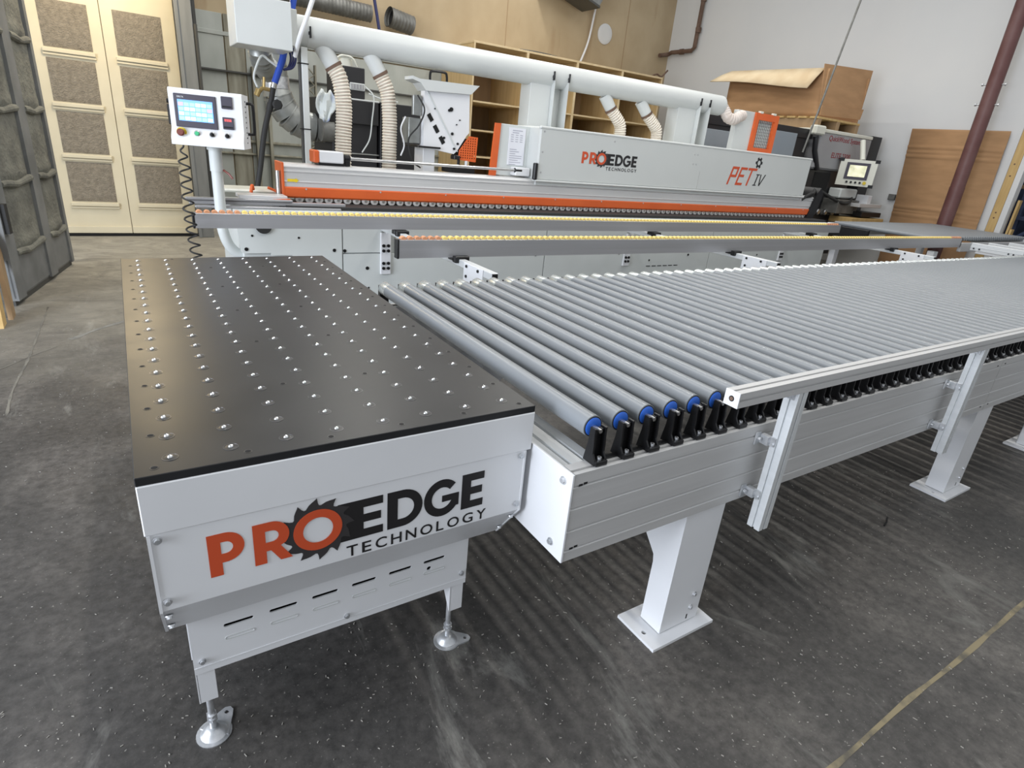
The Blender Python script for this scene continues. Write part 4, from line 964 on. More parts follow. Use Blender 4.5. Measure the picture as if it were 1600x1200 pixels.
def knob(x, m, kind):
    g = G(); c = (x, 3.428, 1.420)
    if kind == 'stop':
        g.lathe([(0.030, -0.004), (0.030, 0.004), (0.028, 0.005)], c, 'y', 24, 1); g.lathe([(0.014, -0.004), (0.013, -0.02), (0.022, -0.022), (0.022, -0.032), (0.016, -0.038)], c, 'y', 20, 0)
        return build('emergency_stop', g, [m, 'button_yellow'], con)
    g.lathe([(0.018, 0.004), (0.018, -0.006), (0.015, -0.008)], c, 'y', 20, 1); g.lathe([(0.013, -0.006), (0.013, -0.014), (0.010, -0.016)], c, 'y', 18, 0)
    if kind == 'switch': g.box(x - 0.004, 3.402, 1.408, x + 0.004, 3.416, 1.432, 0.002, 0)
    return build('push_button' if kind == 'button' else 'selector_switch', g, [m, 'steel'], con)
knob(0.433, 'button_red', 'stop'); knob(0.524, 'button_green', 'button'); knob(0.614, 'black_plastic', 'switch'); knob(0.705, 'black_plastic', 'switch')
g = G(); g.tube(smooth_path([(0.795, 3.62, 1.63), (0.835, 3.62, 1.63), (0.845, 3.62, 1.60), (0.845, 3.62, 1.46), (0.835, 3.62, 1.44), (0.795, 3.62, 1.44)], 6), 0.010, 8); build('console_handle', g, 'black_plastic', con)
g = G()
for k in range(9): g.box(0.795, 3.56, 1.38 + 0.032 * k, 0.806, 3.575, 1.388 + 0.032 * k)
build('console_hinge', g, 'black_plastic', con)
g = G(); g.cyl((0.362, 3.52, 1.60), (0.345, 3.52, 1.60), 0.014, n=10); g.box(0.345, 3.50, 1.46, 0.362, 3.56, 1.58, 0.004); build('side_socket', g, 'black_plastic', con)

# coiled cable hanging from the console
g = G(); pts = []
N_ = 15
for i in range(N_ * 14 + 1):
    t = i / (N_ * 14); a = 2 * math.pi * i / 14
    x = 0.405 - 0.038 * min(1, t / 0.38) + 0.030 * max(0, (t - 0.38) / 0.62); z = 1.345 - 0.93 * t; y = 3.38 - 0.40 * min(1, t / 0.36)
    r = 0.030 * min(1, 8 * t + 0.2)
    pts.append((x + r * math.cos(a), y + r * math.sin(a), z))
g.tube(pts, 0.0055, 6); tag(build('coiled_cable', g, 'black_rubber', origin=(0.41, 3.2, 0.4)), 'black coiled cable hanging below the touch-screen console', 'cable')

# ================================================================== out-feed conveyor and transfer frame
OC = thing('outfeed_conveyor', 'out-feed roller bed at the far right end of the machine', 'conveyor', (9.7, 2.75, 0))
oc = (8.16, 2.79, 0.953); g = G(); g.lathe([(0.022, -0.63), (0.027, -0.625), (0.027, 0.625), (0.022, 0.63)], oc, 'y', 16); or0 = build('roller', g, 'roller_grey', OC, origin=oc)
for i in range(1, 42): inst(or0, (8.16 + 0.066 * i, oc[1], oc[2]), OC, 'roller')
g = G(); g.box(8.08, 3.43, 0.80, 10.93, 3.48, 0.955, 0.004); build('side_beam', g, 'aluminium', OC)
g = G(); g.box(8.80, 2.11, 0.80, 10.93, 2.15, 0.91, 0.004); build('side_beam', g, 'aluminium', OC)
g = G(); g.box(10.89, 2.15, 0.80, 10.93, 3.43, 0.94, 0.004); build('end_beam', g, 'aluminium_y', OC)
g = G(); g.box(8.06, 2.9, 0.80, 8.10, 3.43, 0.93, 0.004); build('end_beam', g, 'black_plastic', OC)
for x in (8.3, 10.8):
    for y in (2.2, 3.4):
        g = G(); g.box(x - 0.05, y - 0.04, 0, x + 0.05, y + 0.04, 0.80, 0.004); build('leg', g, 'white_paint', OC)
TF = thing('transfer_frame', 'aluminium cross frame joining the out-feed bed and the return rollers', 'frame', (9.0, 1.7, 0))
for x, w, m, z0, z1 in ((8.76, 0.05, 'aluminium_y', 0.845, 0.935), (8.95, 0.06, 'white_paint', 0.80, 0.89), (9.25, 0.05, 'aluminium_y', 0.84, 0.93), (9.9, 0.05, 'aluminium_y', 0.84, 0.93)):
    g = G(); g.box(x, 1.46, z0, x + w, 2.0, z1, 0.004); g.box(x - 0.003, 1.46, (z0 + z1) / 2 - 0.006, x, 2.0, (z0 + z1) / 2 + 0.002); build('cross_profile', g, m, TF)
g = G()
for y in (1.96, 1.90, 1.60, 1.55): g.cyl((8.757, y, 0.872), (8.750, y, 0.872), 0.009, n=10)
build('bolt', g, 'black_plastic', TF)
for x, y in ((8.80, 1.55), (9.9, 1.55)):
    g = G(); g.box(x - 0.04, y - 0.04, 0, x + 0.04, y + 0.04, 0.82, 0.004); build('leg', g, 'white_paint', TF)

# ================================================================== air drop with blue hose, galvanised elbow, black dust collector
AH = thing('air_hose_drop', 'bundle of blue and black hoses with brass valves hanging beside the console', 'hose', (1.05, 3.9, 1.0))
g = G(); g.tube([(1.429, 4.520, 2.571), (1.387, 4.520, 2.370), (1.292, 4.500, 2.012), (1.219, 4.500, 1.832)], [0.026, 0.026, 0.026, 0.026], 14); build('blue_hose', g, 'blue_hose', AH)
for k in range(3):
    g = G(); o_ = 0.02 * k; g.tube(smooth_path([(1.337 + o_, 4.530, 2.146), (1.365 + o_, 4.530, 2.045), (1.342 + o_ * .8, 4.520, 1.967), (1.297, 4.500, 1.939)], 8), 0.009, 8); build('blue_hose_loop', g, 'navy_strap', AH)
g = G(); g.tube(smooth_path([(1.169, 4.500, 1.642), (1.113, 4.500, 1.441), (1.062, 4.500, 1.161), (1.018, 4.500, 0.959)], 8), 0.023, 12); build('black_hose', g, 'black_rubber', AH)
g = G(); g.cyl((1.217, 4.500, 1.832), (1.206, 4.500, 1.793), 0.024, n=12, mat=1); g.cyl((1.206, 4.500, 1.793), (1.178, 4.500, 1.670), 0.022, n=12); g.cyl((1.178, 4.500, 1.676), (1.164, 4.500, 1.620), 0.028, n=12)
g.lathe([(0.03, -0.015), (0.042, -0.008), (0.042, 0.008), (0.03, 0.015)], (1.225, 4.470, 1.670), 'y', 8); g.cyl((1.180, 4.500, 1.681), (1.225, 4.470, 1.670), 0.014, n=8); build('valve', g, ['black_rubber', 'steel'], AH)
g = G(); g.tube([(1.180, 4.510, 1.777), (1.124, 4.510, 1.782), (1.085, 4.510, 1.743)], 0.016, 10); g.tube([(1.096, 4.510, 1.771), (1.074, 4.510, 1.721)], 0.022, 10); g.tube([(1.135, 4.510, 1.788), (1.141, 4.510, 1.866)], 0.012, 8); build('brass_fitting', g, 'brass', AH)
g = G(); g.tube(smooth_path([(1.269, 4.500, 1.944), (1.191, 4.500, 1.989), (1.135, 4.500, 2.017), (1.090, 4.500, 1.944), (1.062, 4.500, 1.855), (1.085, 4.510, 1.788)], 8), 0.009, 8); build('grey_hose', g, 'machine_grey', AH)
g = G(); g.tube(smooth_path([(1.44, 3.98, 2.46), (1.37, 3.98, 2.28), (1.32, 4.02, 2.14), (1.31, 4.15, 2.02)], 8), 0.017, 10); build('clear_tube', g, 'white_paint', AH)
g = G(); g.cyl((1.13, 4.24, 2.362), (1.16, 4.42, 2.60), 0.085, n=20); build('roof_pipe', g, 'galvanised', AH)

DU = thing('elbow_duct', 'galvanised segmented elbow duct running into the black dust collector', 'duct', (1.7, 6.4, 1.4))
g = G(); pts = resample(smooth_path([(1.61, 6.4, 2.32), (1.62, 6.4, 2.06), (1.63, 6.4, 1.86), (1.67, 6.4, 1.73), (1.75, 6.4, 1.62), (1.88, 6.4, 1.54), (2.02, 6.4, 1.52)], 10), 0.10)
rad = lambda p: 0.13 if p.z > 1.9 else 0.155
for a, b in zip(pts, pts[1:]): g.cyl(a, b, rad(a), rad(b), n=22)
build('elbow', g, 'galvanised', DU)
for p, q in zip(pts[1:-1], pts[2:]):
    d = (q - p).normalized(); g = G(); g.cyl(p - d * 0.006, p + d * 0.006, rad(p) * 1.055, n=22); build('seam_ring', g, 'galvanised', DU)
g = G(); g.cyl((1.625, 6.4, 1.88), (1.62, 6.4, 2.0), 0.145, n=22); build('collar', g, 'zinc', DU)
for k in range(4):
    g = G(); g.lathe([(0.12, -0.02), (0.145, -0.008), (0.145, 0.008), (0.12, 0.02)], (2.00 + 0.045 * k, 6.4, 1.51), 'x', 22); build('bellows_ring', g, 'galvanised_dull', DU)

DC = thing('dust_collector', 'black steel dust collector cabinet standing behind the extraction hoses', 'collector', (2.9, 6.4, 0))
def db(name, m, *c, b=0.006, parent=None):
    g = G(); g.box(*c, b); return build(name, g, m, parent or DC)
db('cabinet', 'qw_black', 2.15, 6.1, 0.0, 2.68, 6.9, 1.84)
db('cabinet_ledge', 'qw_black', 2.05, 6.05, 1.60, 2.68, 6.9, 1.85)
db('upper_cabinet', 'qw_black', 2.24, 6.15, 1.87, 2.55, 6.6, 2.19)
db('cabinet_strip', 'white_steel', 2.14, 6.08, 1.845, 2.70, 6.62, 1.865)
db('side_cabinet', 'qw_black', 2.70, 6.05, 0.0, 3.40, 6.9, 1.86)
db('meter_frame', 'white_steel', 2.37, 6.13, 1.955, 2.545, 6.155, 2.03)
g = G(); g.box(2.385, 6.125, 1.967, 2.53, 6.132, 2.018); build('meter_window', g, 'qw_grey', DC)
g = G()
for k in range(4): g.box(2.40 + 0.035 * k, 6.12, 1.97, 2.405 + 0.035 * k, 6.126, 2.015)
build('meter_bar', g, 'white_steel', DC)
g = G(); g.cyl((2.36, 6.3, 2.19), (2.36, 6.3, 2.27), 0.09, n=20); g.tube(smooth_path([(2.22, 6.25, 2.22), (2.30, 6.2, 2.29), (2.42, 6.2, 2.28), (2.48, 6.22, 2.20)], 6), 0.012, 8); build('canister', g, 'cream', DC)
db('grey_guard', 'galvanised', 2.78, 6.02, 1.44, 2.86, 6.05, 1.66); db('guard_slot', 'white_steel', 2.80, 6.01, 1.48, 2.825, 6.02, 1.62, b=0.002)
db('shelf_bar', 'galvanised', 2.0, 6.08, 1.27, 2.7, 6.11, 1.285)
g = G(); g.cyl((2.03, 6.15, 1.51), (2.16, 6.15, 1.51), 0.13, n=20); build('inlet', g, 'galvanised_dull', DC)
for pts in ([(2.52, 6.05, 2.0), (2.60, 6.0, 1.9), (2.58, 6.0, 1.65), (2.55, 6.0, 1.45), (2.46, 6.0, 1.30)], [(2.76, 6.0, 1.66), (2.72, 6.0, 1.5), (2.74, 6.0, 1.38)], [(2.55, 6.02, 1.93), (2.70, 6.0, 1.89), (2.9, 6.02, 1.88)]):
    g = G(); g.tube(smooth_path(pts, 8), 0.008, 6); build('cabinet_cable', g, 'machine_grey' if len(pts) != 4 else 'black_rubber', DC)
g = G(); vs = []; fs = []
for j in range(9):
    for i in range(7):
        t = j / 8; w = 0.055 + 0.05 * math.sin(math.pi * min(1, t * 1.1))
        vs.append((2.06 + (i / 6 - 0.5) * 2 * w - 0.02 * t, 6.005 - 0.03 * math.sin(i * 1.9 + j * .6) - 0.02, 1.90 - 0.30 * t + 0.02 * math.cos(i)))
for j in range(8):
    for i in range(6): a = j * 7 + i; fs.append((a, a + 1, a + 8, a + 7))
g.add(vs, fs)
o = build('cleaning_rag', g, 'rag', origin=(2.06, 6.0, 1.6)); sm = o.modifiers.new('s', 'SOLIDIFY'); sm.thickness = 0.012
tag(o, 'white and blue cloth rag draped over the black cabinet edge', 'rag')

# ================================================================== plywood shelving unit
SH = thing('shelving_unit', 'wide plywood shelving unit with empty compartments against the beige wall', 'shelving', (7.8, 9.8, 0))
X5 = [5.56, 6.68, 7.85, 9.02, 10.15]; y0, y1 = 9.17, 10.44; ZT = 3.135
for i, x in enumerate(X5):
    w = 0.03 if i in (0, 4) else 0.052
    g = G(); g.box(x - w / 2, y0, 0.0, x + w / 2, y1, ZT, 0.002); build('upright', g, 'plywood', SH)
    g = G(); g.box(x - w / 2, y0 - 0.004, 0.0, x + w / 2, y0, ZT); build('edge_banding', g, 'plywood_edge', SH)
g = G(); g.box(5.55, y1 - 0.012, 0, 10.16, y1, ZT); build('back_panel', g, 'plywood_dark', SH)
g = G(); g.box(5.54, y0 - 0.003, ZT, 10.17, y1, ZT + 0.034, 0.002); build('top_board', g, 'plywood_edge', SH)
for i in range(4):
    for z in (0.21, 0.68, 1.26, 1.72, 2.20):
        g = G(); g.box(X5[i] + 0.028, y0, z, X5[i + 1] - 0.028, y1 - 0.012, z + 0.028, 0.002); build('shelf_board', g, 'plywood_edge', SH)

# ================================================================== things on the back wall
def wall_pipe(label, p0, p1, r, n):
    T = thing('spiral_duct', label, 'duct', p0, 'grey spiral duct stubs on the beige wall')
    g = G(); a, b = Vector(p0), Vector(p1); L = (b - a).length
    pts = [a.lerp(b, k / (n * 4)) for k in range(n * 4 + 1)]
    rs = [r * (1.04 if k % 4 == 0 else 1.0) for k in range(len(pts))]
    g.tube(pts, rs, 24, False); k = len(pts)
    g.tube([p for p in pts], [q * 0.94 for q in rs], 24, False); build('duct_shell', g, 'galvanised_dull', T)
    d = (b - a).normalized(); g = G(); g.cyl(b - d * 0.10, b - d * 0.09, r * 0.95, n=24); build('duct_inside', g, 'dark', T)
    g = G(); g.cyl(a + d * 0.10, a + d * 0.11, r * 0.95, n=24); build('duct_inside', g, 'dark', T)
wall_pipe('long grey spiral duct lying along the wall above the white pipe', (2.3, 10.25, 3.46), (4.06, 10.25, 3.42), 0.13, 30)
wall_pipe('short grey spiral duct stub with open dark mouth on the beige wall', (4.83, 10.28, 3.37), (4.38, 10.22, 3.43), 0.155, 7)
g = G(); g.lathe([(0.20, 0.0), (0.20, -0.02), (0.18, -0.03), (0.10, -0.03)], (9.49, YB - 0.001, 3.99), 'y', 32)
tag(build('round_wall_cover', g, 'white_wall', origin=(9.49, YB, 3.8)), 'round pale cover plate fixed high on the beige wall', 'cover')
HT = thing('unit_heater', 'underside corner of a grey metal heater hanging at the top edge', 'heater', (8.1, 10.0, 4.3))
g = G(); g.prism([(7.55, 4.62), (8.72, 4.30), (8.80, 4.42), (8.80, 5.2), (7.55, 5.2)], 'y', 9.85, 10.4); build('heater_case', g, 'galvanised', HT)
g = G(); g.prism([(7.5, 4.60), (8.72, 4.27), (8.72, 4.31), (7.5, 4.64)], 'y', 9.80, 10.4); build('heater_edge', g, 'rail_dark', HT)
g = G()
for k in range(7): g.box(7.62 + 0.07 * k, 9.83, 4.56 - 0.02 * k, 7.65 + 0.07 * k, 9.86, 4.66 - 0.02 * k)
build('heater_fin', g, 'dark', HT)
g = G(); g.tube(smooth_path([(9.02, 10.40, 5.2), (9.08, 10.40, 4.6), (9.05, 10.40, 4.2), (8.98, 10.40, 3.75), (8.84, 10.38, 3.40), (8.70, 10.30, 3.22)], 8), 0.022, 8)
tag(build('white_cable', g, 'white_paint', origin=(8.9, 10.4, 3.3)), 'white cable looping down the beige wall onto the shelving', 'cable')
g = G(); g.tube(smooth_path([(3.98, 10.02, 3.95), (4.05, 10.02, 3.60), (4.12, 10.02, 3.25), (4.2, 10.02, 2.8)], 6), 0.028, 8)
tag(build('navy_strap', g, 'navy_strap', origin=(4.1, 10.0, 2.8)), 'dark navy hose hanging between the two spiral ducts', 'hose')
g = G(); g.tube([(11.12, 10.38, 3.80), (11.40, 10.38, 3.86), (11.42, 10.30, 3.90), (11.43, 9.70, 3.90), (11.43, 9.62, 3.96), (11.43, 9.60, 5.6)], 0.045, 12)
g.lathe([(0.06, -0.05), (0.065, 0.05)], (11.43, 9.60, 4.3), 'z', 12); g.lathe([(0.06, -0.05), (0.065, 0.05)], (11.43, 9.60, 4.9), 'z', 12); g.cyl((11.44, 9.95, 3.90), (11.44, 10.05, 3.90), 0.06, n=12)
tag(build('rusty_conduit', g, 'rust', origin=(11.4, 10.0, 3.8)), 'rusty brown pipe turning up in the wall corner', 'pipe')
g = G(); g.tube(smooth_path([(10.05, 9.4, 3.19), (10.2, 9.4, 3.25), (10.34, 9.4, 3.22), (10.50, 9.4, 3.36)], 6), 0.018, 8)
tag(build('bent_stick', g, 'rust', origin=(10.2, 9.4, 3.17)), 'thin bent brown stick lying on top of the shelving corner', 'stick')

# ================================================================== sanding machine at the right rear
QY = 4.80
def q(x): return 0.056 + (x - 0.056) * 0.967
def qz(z): return 1.528 + (z - 1.528) * 0.967
QW = thing('sanding_machine', 'black and grey brush sanding machine with red lettering behind the hood', 'machine', (9.2, 5.4, 0))
def qb(name, m, x0, y0, z0, x1, y1, z1, b=0.005, parent=None):
    g = G(); g.box(q(x0), y0, qz(z0), q(x1), y1, qz(z1), b); return build(name, g, m, parent or QW)
qb('body', 'qw_black', 6.90, QY + 0.02, 0.0, 9.55, 5.2, 2.10)
qb('rear_body', 'qw_black', 8.3, 5.2, 0.0, 9.55, 6.3, 2.10)
qb('top_frame', 'qw_black', 6.90, QY, 2.06, 9.60, 5.2, 2.20)
qb('rear_frame', 'qw_black', 8.3, 5.2, 2.06, 11.2, 6.3, 2.20)
for x0, x1, z0, z1 in ((7.02, 7.72, 1.50, 2.0), (8.45, 9.18, 1.50, 2.11), (7.80, 8.38, 1.50, 2.05)):
    qb('window_pane', 'glass_grey', x0, QY - 0.01, z0, x1, QY + 0.02, z1)
qb('grey_front', 'qw_grey', 9.72, QY - 0.06, 1.62, 11.30, QY + 0.9, 2.20, b=0.03)
qb('grey_lower', 'qw_black', 9.62, QY - 0.02, 0.2, 11.0, QY + 0.8, 1.62)
qb('dark_panel', 'dark', 9.9, QY - 0.03, 1.10, 10.35, QY - 0.015, 1.58)
qb('top_cap', 'cream', 9.64, QY - 0.07, 2.18, 11.28, QY + 0.9, 2.235, b=0.01)
qb('corner_block', 'cream', 9.46, QY - 0.12, 2.13, 9.74, QY + 0.0, 2.27, b=0.02)
qb('rear_post', 'qw_black', 11.30, QY - 0.05, 0.9, 11.62, QY + 0.4, 2.25)
g = G(); g.tube([(q(9.62), QY - 0.05, qz(2.10)), (q(9.66), QY - 0.06, qz(1.9)), (q(9.86), QY - 0.06, qz(1.62))], 0.04, 10); build('cable_arm', g, 'qw_black', QW)
def qtext(txt, x0, x1, z0, h, m):
    g = G(); g.text(txt, h * 0.967, lambda u, v, w: (q(x0) + u, QY - 0.0625, qz(z0) + v), bold=0.012, width=(q(x1) - q(x0))); build('red_lettering', g, m, QW)
qtext('QuickWood System', 9.98, 10.95, 2.05, 0.105, 'qw_red'); qtext('ELITE 2300', 10.17, 10.74, 1.82, 0.085, 'qw_red')
g = G(); g.cyl((10.42, 4.62, 2.12), (10.36, 4.50, 1.82), 0.04, n=14); build('pendant_arm', g, 'cream', QW)
PC = Vector((10.2, 4.45, 1.62)); PU = Vector((0.55, -0.835, 0)); PN = Vector((-0.835, -0.55, 0))
def pbox(name, m, u0, u1, z0, z1, d0, d1, parent):
    g = G(); vs = [PC + PU * (u0 if not i & 1 else u1) + PN * (d0 if not i & 2 else d1) + Vector((0, 0, z0 if not i & 4 else z1)) for i in range(8)]
    g.add(vs, [(0, 2, 3, 1), (4, 5, 7, 6), (0, 1, 5, 4), (2, 6, 7, 3), (0, 4, 6, 2), (1, 3, 7, 5)]); return build(name, g, m, parent)
pen = pbox('pendant_box', 'cream', -0.27, 0.27, -0.20, 0.20, -0.10, 0.0, QW)
pbox('pendant_bezel', 'bezel', -0.17, 0.17, -0.10, 0.155, 0.0, 0.012, pen)
pbox('pendant_screen', 'screen_olive', -0.125, 0.125, -0.06, 0.115, 0.012, 0.016, pen)
for k in range(5):
    c = PC + PU * (-0.11 + 0.065 * k) + Vector((0, 0, -0.145)); g = G(); g.cyl(c, c + PN * 0.02, 0.026 if k == 4 else 0.017, n=12); build('pendant_button', g, 'button_yellow' if k == 4 else 'black_plastic', pen)
for u, z in ((-0.26, 0.19), (0.26, 0.19), (0.25, -0.19)): pbox('pendant_corner', 'black_plastic', u - 0.035, u + 0.035, z - 0.025, z + 0.025, -0.105, 0.006, pen)
qb('motor_block', 'machine_grey', 10.42, QY - 0.25, 1.20, 10.95, QY - 0.03, 1.36, b=0.02); qb('motor_base', 'galvanised_dull', 10.35, QY - 0.3, 0.95, 11.0, QY, 1.18)
qb('slide_plate', 'aluminium', 10.75, QY - 0.45, 1.08, 11.48, QY - 0.1, 1.14); qb('slide_bracket', 'white_paint', 11.05, QY - 0.4, 1.12, 11.18, QY - 0.2, 1.28)
qb('slide_base', 'black_plastic', 10.9, QY - 0.45, 0.92, 11.55, QY - 0.1, 1.00); qb('wood_beam', 'pine', 10.55, QY - 0.5, 0.80, 11.6, QY - 0.1, 0.90)
g = G(); g.tube(smooth_path([(q(10.1), QY - 0.1, qz(1.28)), (q(10.3), QY - 0.25, qz(1.17)), (q(10.55), QY - 0.32, qz(1.12)), (q(10.8), QY - 0.25, qz(1.2)), (q(10.95), QY - 0.1, qz(1.35))], 8), 0.025, 8); build('black_cable', g, 'black_rubber', QW)
for k in range(7):
    g = G(); c = (q(10.0 + 0.11 * k), QY - 0.12, qz(0.95)); g.lathe([(0.035, -0.03), (0.05, -0.02), (0.05, 0.02), (0.035, 0.03)], c, 'y', 12); build('chain_roller', g, 'steel' if k % 2 else 'rail_dark', QW)

# pallet and cardboard box on top of it
PL = thing('wooden_pallet', 'wooden pallet lying on top of the sanding machine', 'pallet', (10.0, 5.7, 2.216))
for x in (9.42, 9.95, 10.52):
    g = G(); g.box(x, 4.86, 2.216, x + 0.09, 6.26, 2.355, 0.004); build('stringer', g, 'plywood_dark', PL)
for k in range(7):
    g = G(); g.box(9.40, 4.86 + 0.205 * k, 2.355, 10.62, 4.86 + 0.205 * k + 0.15, 2.385, 0.003); build('deck_board', g, 'pine', PL)
BXT = thing('cardboard_box', 'big open brown cardboard box with one pale flap folded out', 'box', (10.0, 5.8, 2.39))
bx0, bx1, by0, by1, bz0, bz1 = 9.50, 10.66, 4.94, 6.80, 2.39, 3.07
def quad(name, m, P, th=0.012):
    a, b, c, d = [Vector(p) for p in P]; n = (b - a).cross(d - a).normalized() * th; g = G()
    g.add([a, b, c, d, a + n, b + n, c + n, d + n], [(0, 1, 2, 3), (4, 7, 6, 5), (0, 4, 5, 1), (1, 5, 6, 2), (2, 6, 7, 3), (3, 7, 4, 0)]); return build(name, g, m, BXT)
g = G(); vs = []; fs = []; nu, nv = 16, 10
for j in range(nv + 1):
    for i in range(nu + 1):
        u, v = i / nu, j / nv; bul = 0.05 * math.sin(math.pi * u) ** 0.7 * math.exp(-((v - 0.52) / 0.16) ** 2) + 0.02 * math.sin(math.pi * u) * math.exp(-((v - 0.18) / 0.1) ** 2)
        vs.append((bx0 - bul, by0 + (by1 - by0) * u, bz0 + (bz1 - bz0) * v))
for j in range(nv):
    for i in range(nu): a = j * (nu + 1) + i; fs.append((a, a + 1, a + nu + 2, a + nu + 1))
g.add(vs, fs); o = build('box_side', g, 'cardboard', BXT); m_ = o.modifiers.new('s', 'SOLIDIFY'); m_.thickness = 0.012
quad('box_side', 'cardboard', [(bx1, by0, bz0), (bx1, by1, bz0), (bx1, by1, bz1), (bx1, by0, bz1)])
quad('box_end', 'cardboard', [(bx0, by1, bz0), (bx1, by1, bz0), (bx1, by1, bz1), (bx0, by1, bz1)])
quad('box_bottom', 'cardboard', [(bx0, by0, bz0 + 0.004), (bx1, by0, bz0 + 0.004), (bx1, by1, bz0 + 0.004), (bx0, by1, bz0 + 0.004)])
quad('end_flap', 'cardboard', [(bx0 - 0.02, by0 + 0.01, bz0 + 0.15), (bx1 + 0.02, by0 + 0.01, bz0 + 0.22), (bx1 + 0.10, by0 + 0.05, 3.20), (bx0 - 0.10, by0 + 0.05, 3.12)])
quad('box_end', 'cardboard', [(bx0, by0 - 0.02, bz0 + 0.02), (bx1, by0 - 0.02, bz0 + 0.06), (bx1 + 0.03, by0 - 0.02, bz0 + 0.22), (bx0, by0 - 0.02, bz0 + 0.16)])
g = G(); g.box(10.42, by0 - 0.024, 2.47, 10.50, by0 - 0.021, 2.56); build('printed_mark', g, 'cardboard_light', BXT)
g = G(); vs = []; fs = []; n = 12
for i in range(n + 1):
    t = i / n; y = 7.03 - (7.03 - 5.08) * t; wob = 0.02 * math.sin(t * 5)
    yt = 6.80 - (6.80 - 5.02) * t
    vs += [(bx0 - 0.004, yt, 3.11 - 0.03 * t), (bx0 - 0.13, (y + yt) / 2, 3.03 - 0.08 * t + wob * .5), (bx0 - 0.26, y, 2.92 - 0.13 * t + wob)]
for i in range(n):
    for k in range(2): a = 3 * i + k; fs.append((a, a + 1, a + 4, a + 3))
g.add(vs, fs); o = build('folded_flap', g, 'cardboard_light', BXT); m_ = o.modifiers.new('s', 'SOLIDIFY'); m_.thickness = 0.012

# ================================================================== right-hand wall things
g = G(); vs = []; fs = []; n = 96
for i in range(n + 1):
    t = i / n; z = 0.0 + 2.40 * t
    xo = 11.46 - 0.30 * max(0, 0.46 - t) - sum(h * math.exp(-((z - c) / 0.018) ** 2) for c, h in ((2.12, .02), (2.05, .014), (1.98, .018), (1.16, .02), (1.10, .014), (1.04, .02)))
    vs += [(xo, 4.22 + 0.20 * t, z), (xo, 2.96 + 0.05 * t, z)]
for i in range(n): fs.append((2 * i, 2 * i + 1, 2 * i + 3, 2 * i + 2))
g.add(vs, fs); o = build('cardboard_sheet', g, 'cardboard', origin=(11.4, 3.6, 0)); m_ = o.modifiers.new('s', 'SOLIDIFY'); m_.thickness = 0.012
tag(o, 'large brown cardboard sheet leaning on the white wall behind the red column', 'cardboard')
CL = thing('steel_column', 'dark red oxide steel pipe column in front of the white wall', 'column', (11.08, 3.30, 0))
g = G(); g.cyl((11.08, 3.30, 0), (11.08, 3.30, 6.2), 0.098, n=28); build('column_pipe', g, 'oxide_red', CL)
g = G(); g.cyl((11.08, 3.30, 0), (11.08, 3.30, 1.55), 0.103, n=28); build('column_sleeve', g, 'oxide_red', CL)
for z in (2.72, 2.99):
    g = G(); g.cyl((11.08, 3.15, z), (11.08, 3.46, z), 0.009, n=8); g.cyl((11.08, 3.148, z), (11.08, 3.165, z), 0.02, n=8); g.cyl((11.08, 3.44, z), (11.08, 3.46, z), 0.02, n=8); build('through_bolt', g, 'zinc', CL)
bxs = G(); bxs.box(11.46, 4.36, 1.24, 11.52, 4.47, 1.34, 0.008); so = build('wall_socket', bxs, 'galvanised_dull', origin=(11.5, 4.41, 1.24)); tag(so, 'small grey metal outlet box low on the white wall', 'outlet')
g = G(); g.tube([(8.857, 4.62, 1.83), (9.79, 4.62, 6.15)], 0.014, 10)
tag(build('air_drop_pole', g, 'galvanised_dull', origin=(8.86, 4.62, 1.83)), 'thin grey metal pole rising from behind the hood past the cardboard box', 'pole')

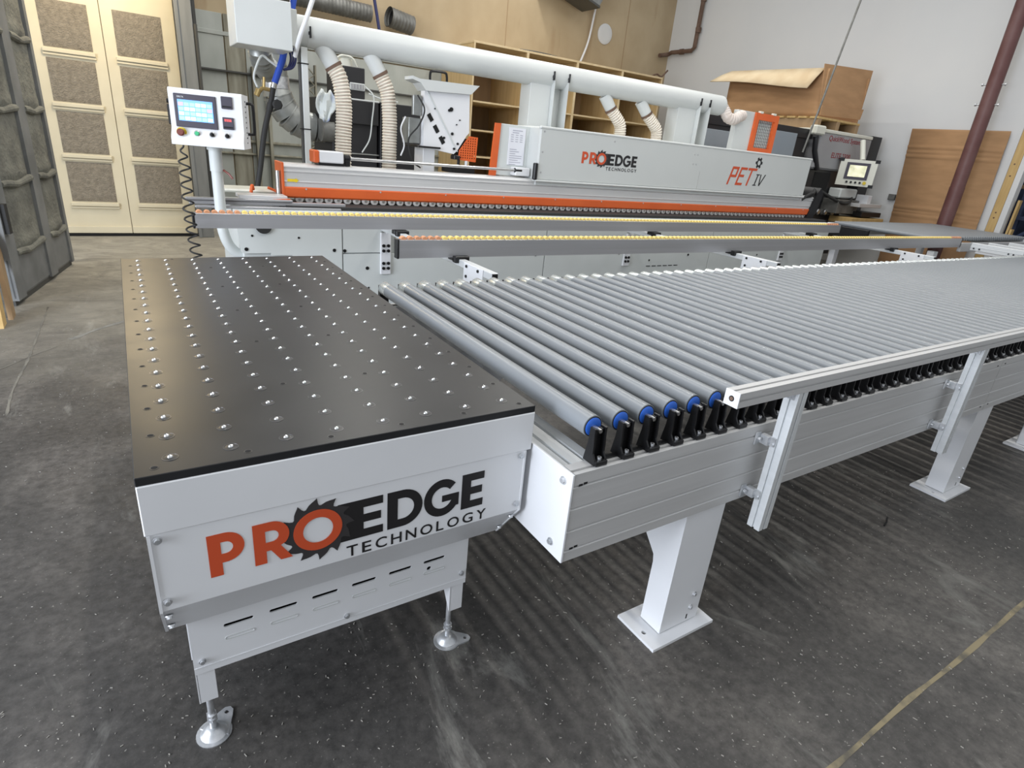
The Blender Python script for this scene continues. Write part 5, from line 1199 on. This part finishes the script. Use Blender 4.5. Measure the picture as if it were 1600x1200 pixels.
# dark bay beyond the stud: rack with rolls
RK = thing('storage_rack', 'dark blue steel rack in the bay beyond the pine stud', 'rack', (12.6, 2.0, 0))
g = G(); g.box(13.3, 0.2, 0, 13.4, 4.6, 5.0); build('back_board', g, 'navy', RK)
for y in (2.68, 1.7, 0.7):
    g = G(); g.box(12.05, y, 0, 12.13, y + 0.07, 3.2, 0.004); build('rack_post', g, 'navy', RK)
for z in (0.55, 1.15, 1.62, 2.2):
    g = G(); g.box(12.03, 0.6, z, 13.2, 2.84, z + 0.06, 0.004); build('rack_shelf', g, 'navy' if z < 1.5 else 'plywood_dark', RK)
g = G(); g.tube([(12.0, 2.8, 0.7), (12.02, 2.0, 1.5)], 0.03, 8); build('rack_brace', g, 'navy', RK)
g = G(); g.cyl((12.15, 2.60, 1.822), (13.1, 2.60, 1.822), 0.14, n=20); tag(build('cardboard_roll', g, 'cardboard', origin=(12.6, 2.60, 1.682)), 'brown cardboard roll on the top level of the dark rack', 'roll')
for k, (y, z) in enumerate(((2.64, 1.45), (2.60, 1.02))):
    g = G(); g.box(11.60, y - 0.03, 0, 11.70, y, z, 0.003); tag(build('wood_offcut', g, 'pine', origin=(11.65, y, 0)), ('taller' if k == 0 else 'shorter') + ' pine offcut standing beside the white edge board', 'plank', 'offcuts by the stud')
# boards leaning at the far left edge
for x0, y0, h, m, lab in ((-0.80, 4.34, 0.66, 'plywood_dark', 'brown board leaning on the grey door at the left edge'), (-0.83, 4.12, 0.45, 'pine', 'yellowish pine board leaning at the far left edge')):
    g = G(); g.add([(x0 + dx - 0.05 * t, y0 + dy + 0.42 * t, t * h) for t in (0, 1) for dx, dy in ((0, 0), (0.03, 0), (0.03, 0.14), (0, 0.14))], [(0, 1, 2, 3), (4, 7, 6, 5), (0, 4, 5, 1), (1, 5, 6, 2), (2, 6, 7, 3), (3, 7, 4, 0)])
    tag(build('leaning_board', g, m, origin=(x0, y0, 0)), lab, 'board', 'boards leaning by the grey door')

g = G(); g.tube([(2.93, -0.175, 0.004), (2.97, -0.165, 0.005), (3.02, -0.145, 0.004)], 0.004, 6)
tag(build('dark_splinter', g, 'dark', origin=(2.97, -0.165, 0)), 'thin black splinter lying on the floor in front of the second post', 'splinter')
g = G(); g.tube(smooth_path([(6.60, 9.35, 3.189), (6.90, 9.28, 3.19), (7.25, 9.30, 3.189), (7.65, 9.42, 3.189)], 8), 0.016, 8)
tag(build('loose_cable', g, 'rail_dark', origin=(7.1, 9.35, 3.17)), 'dark cord lying along the top of the plywood shelving', 'cable')
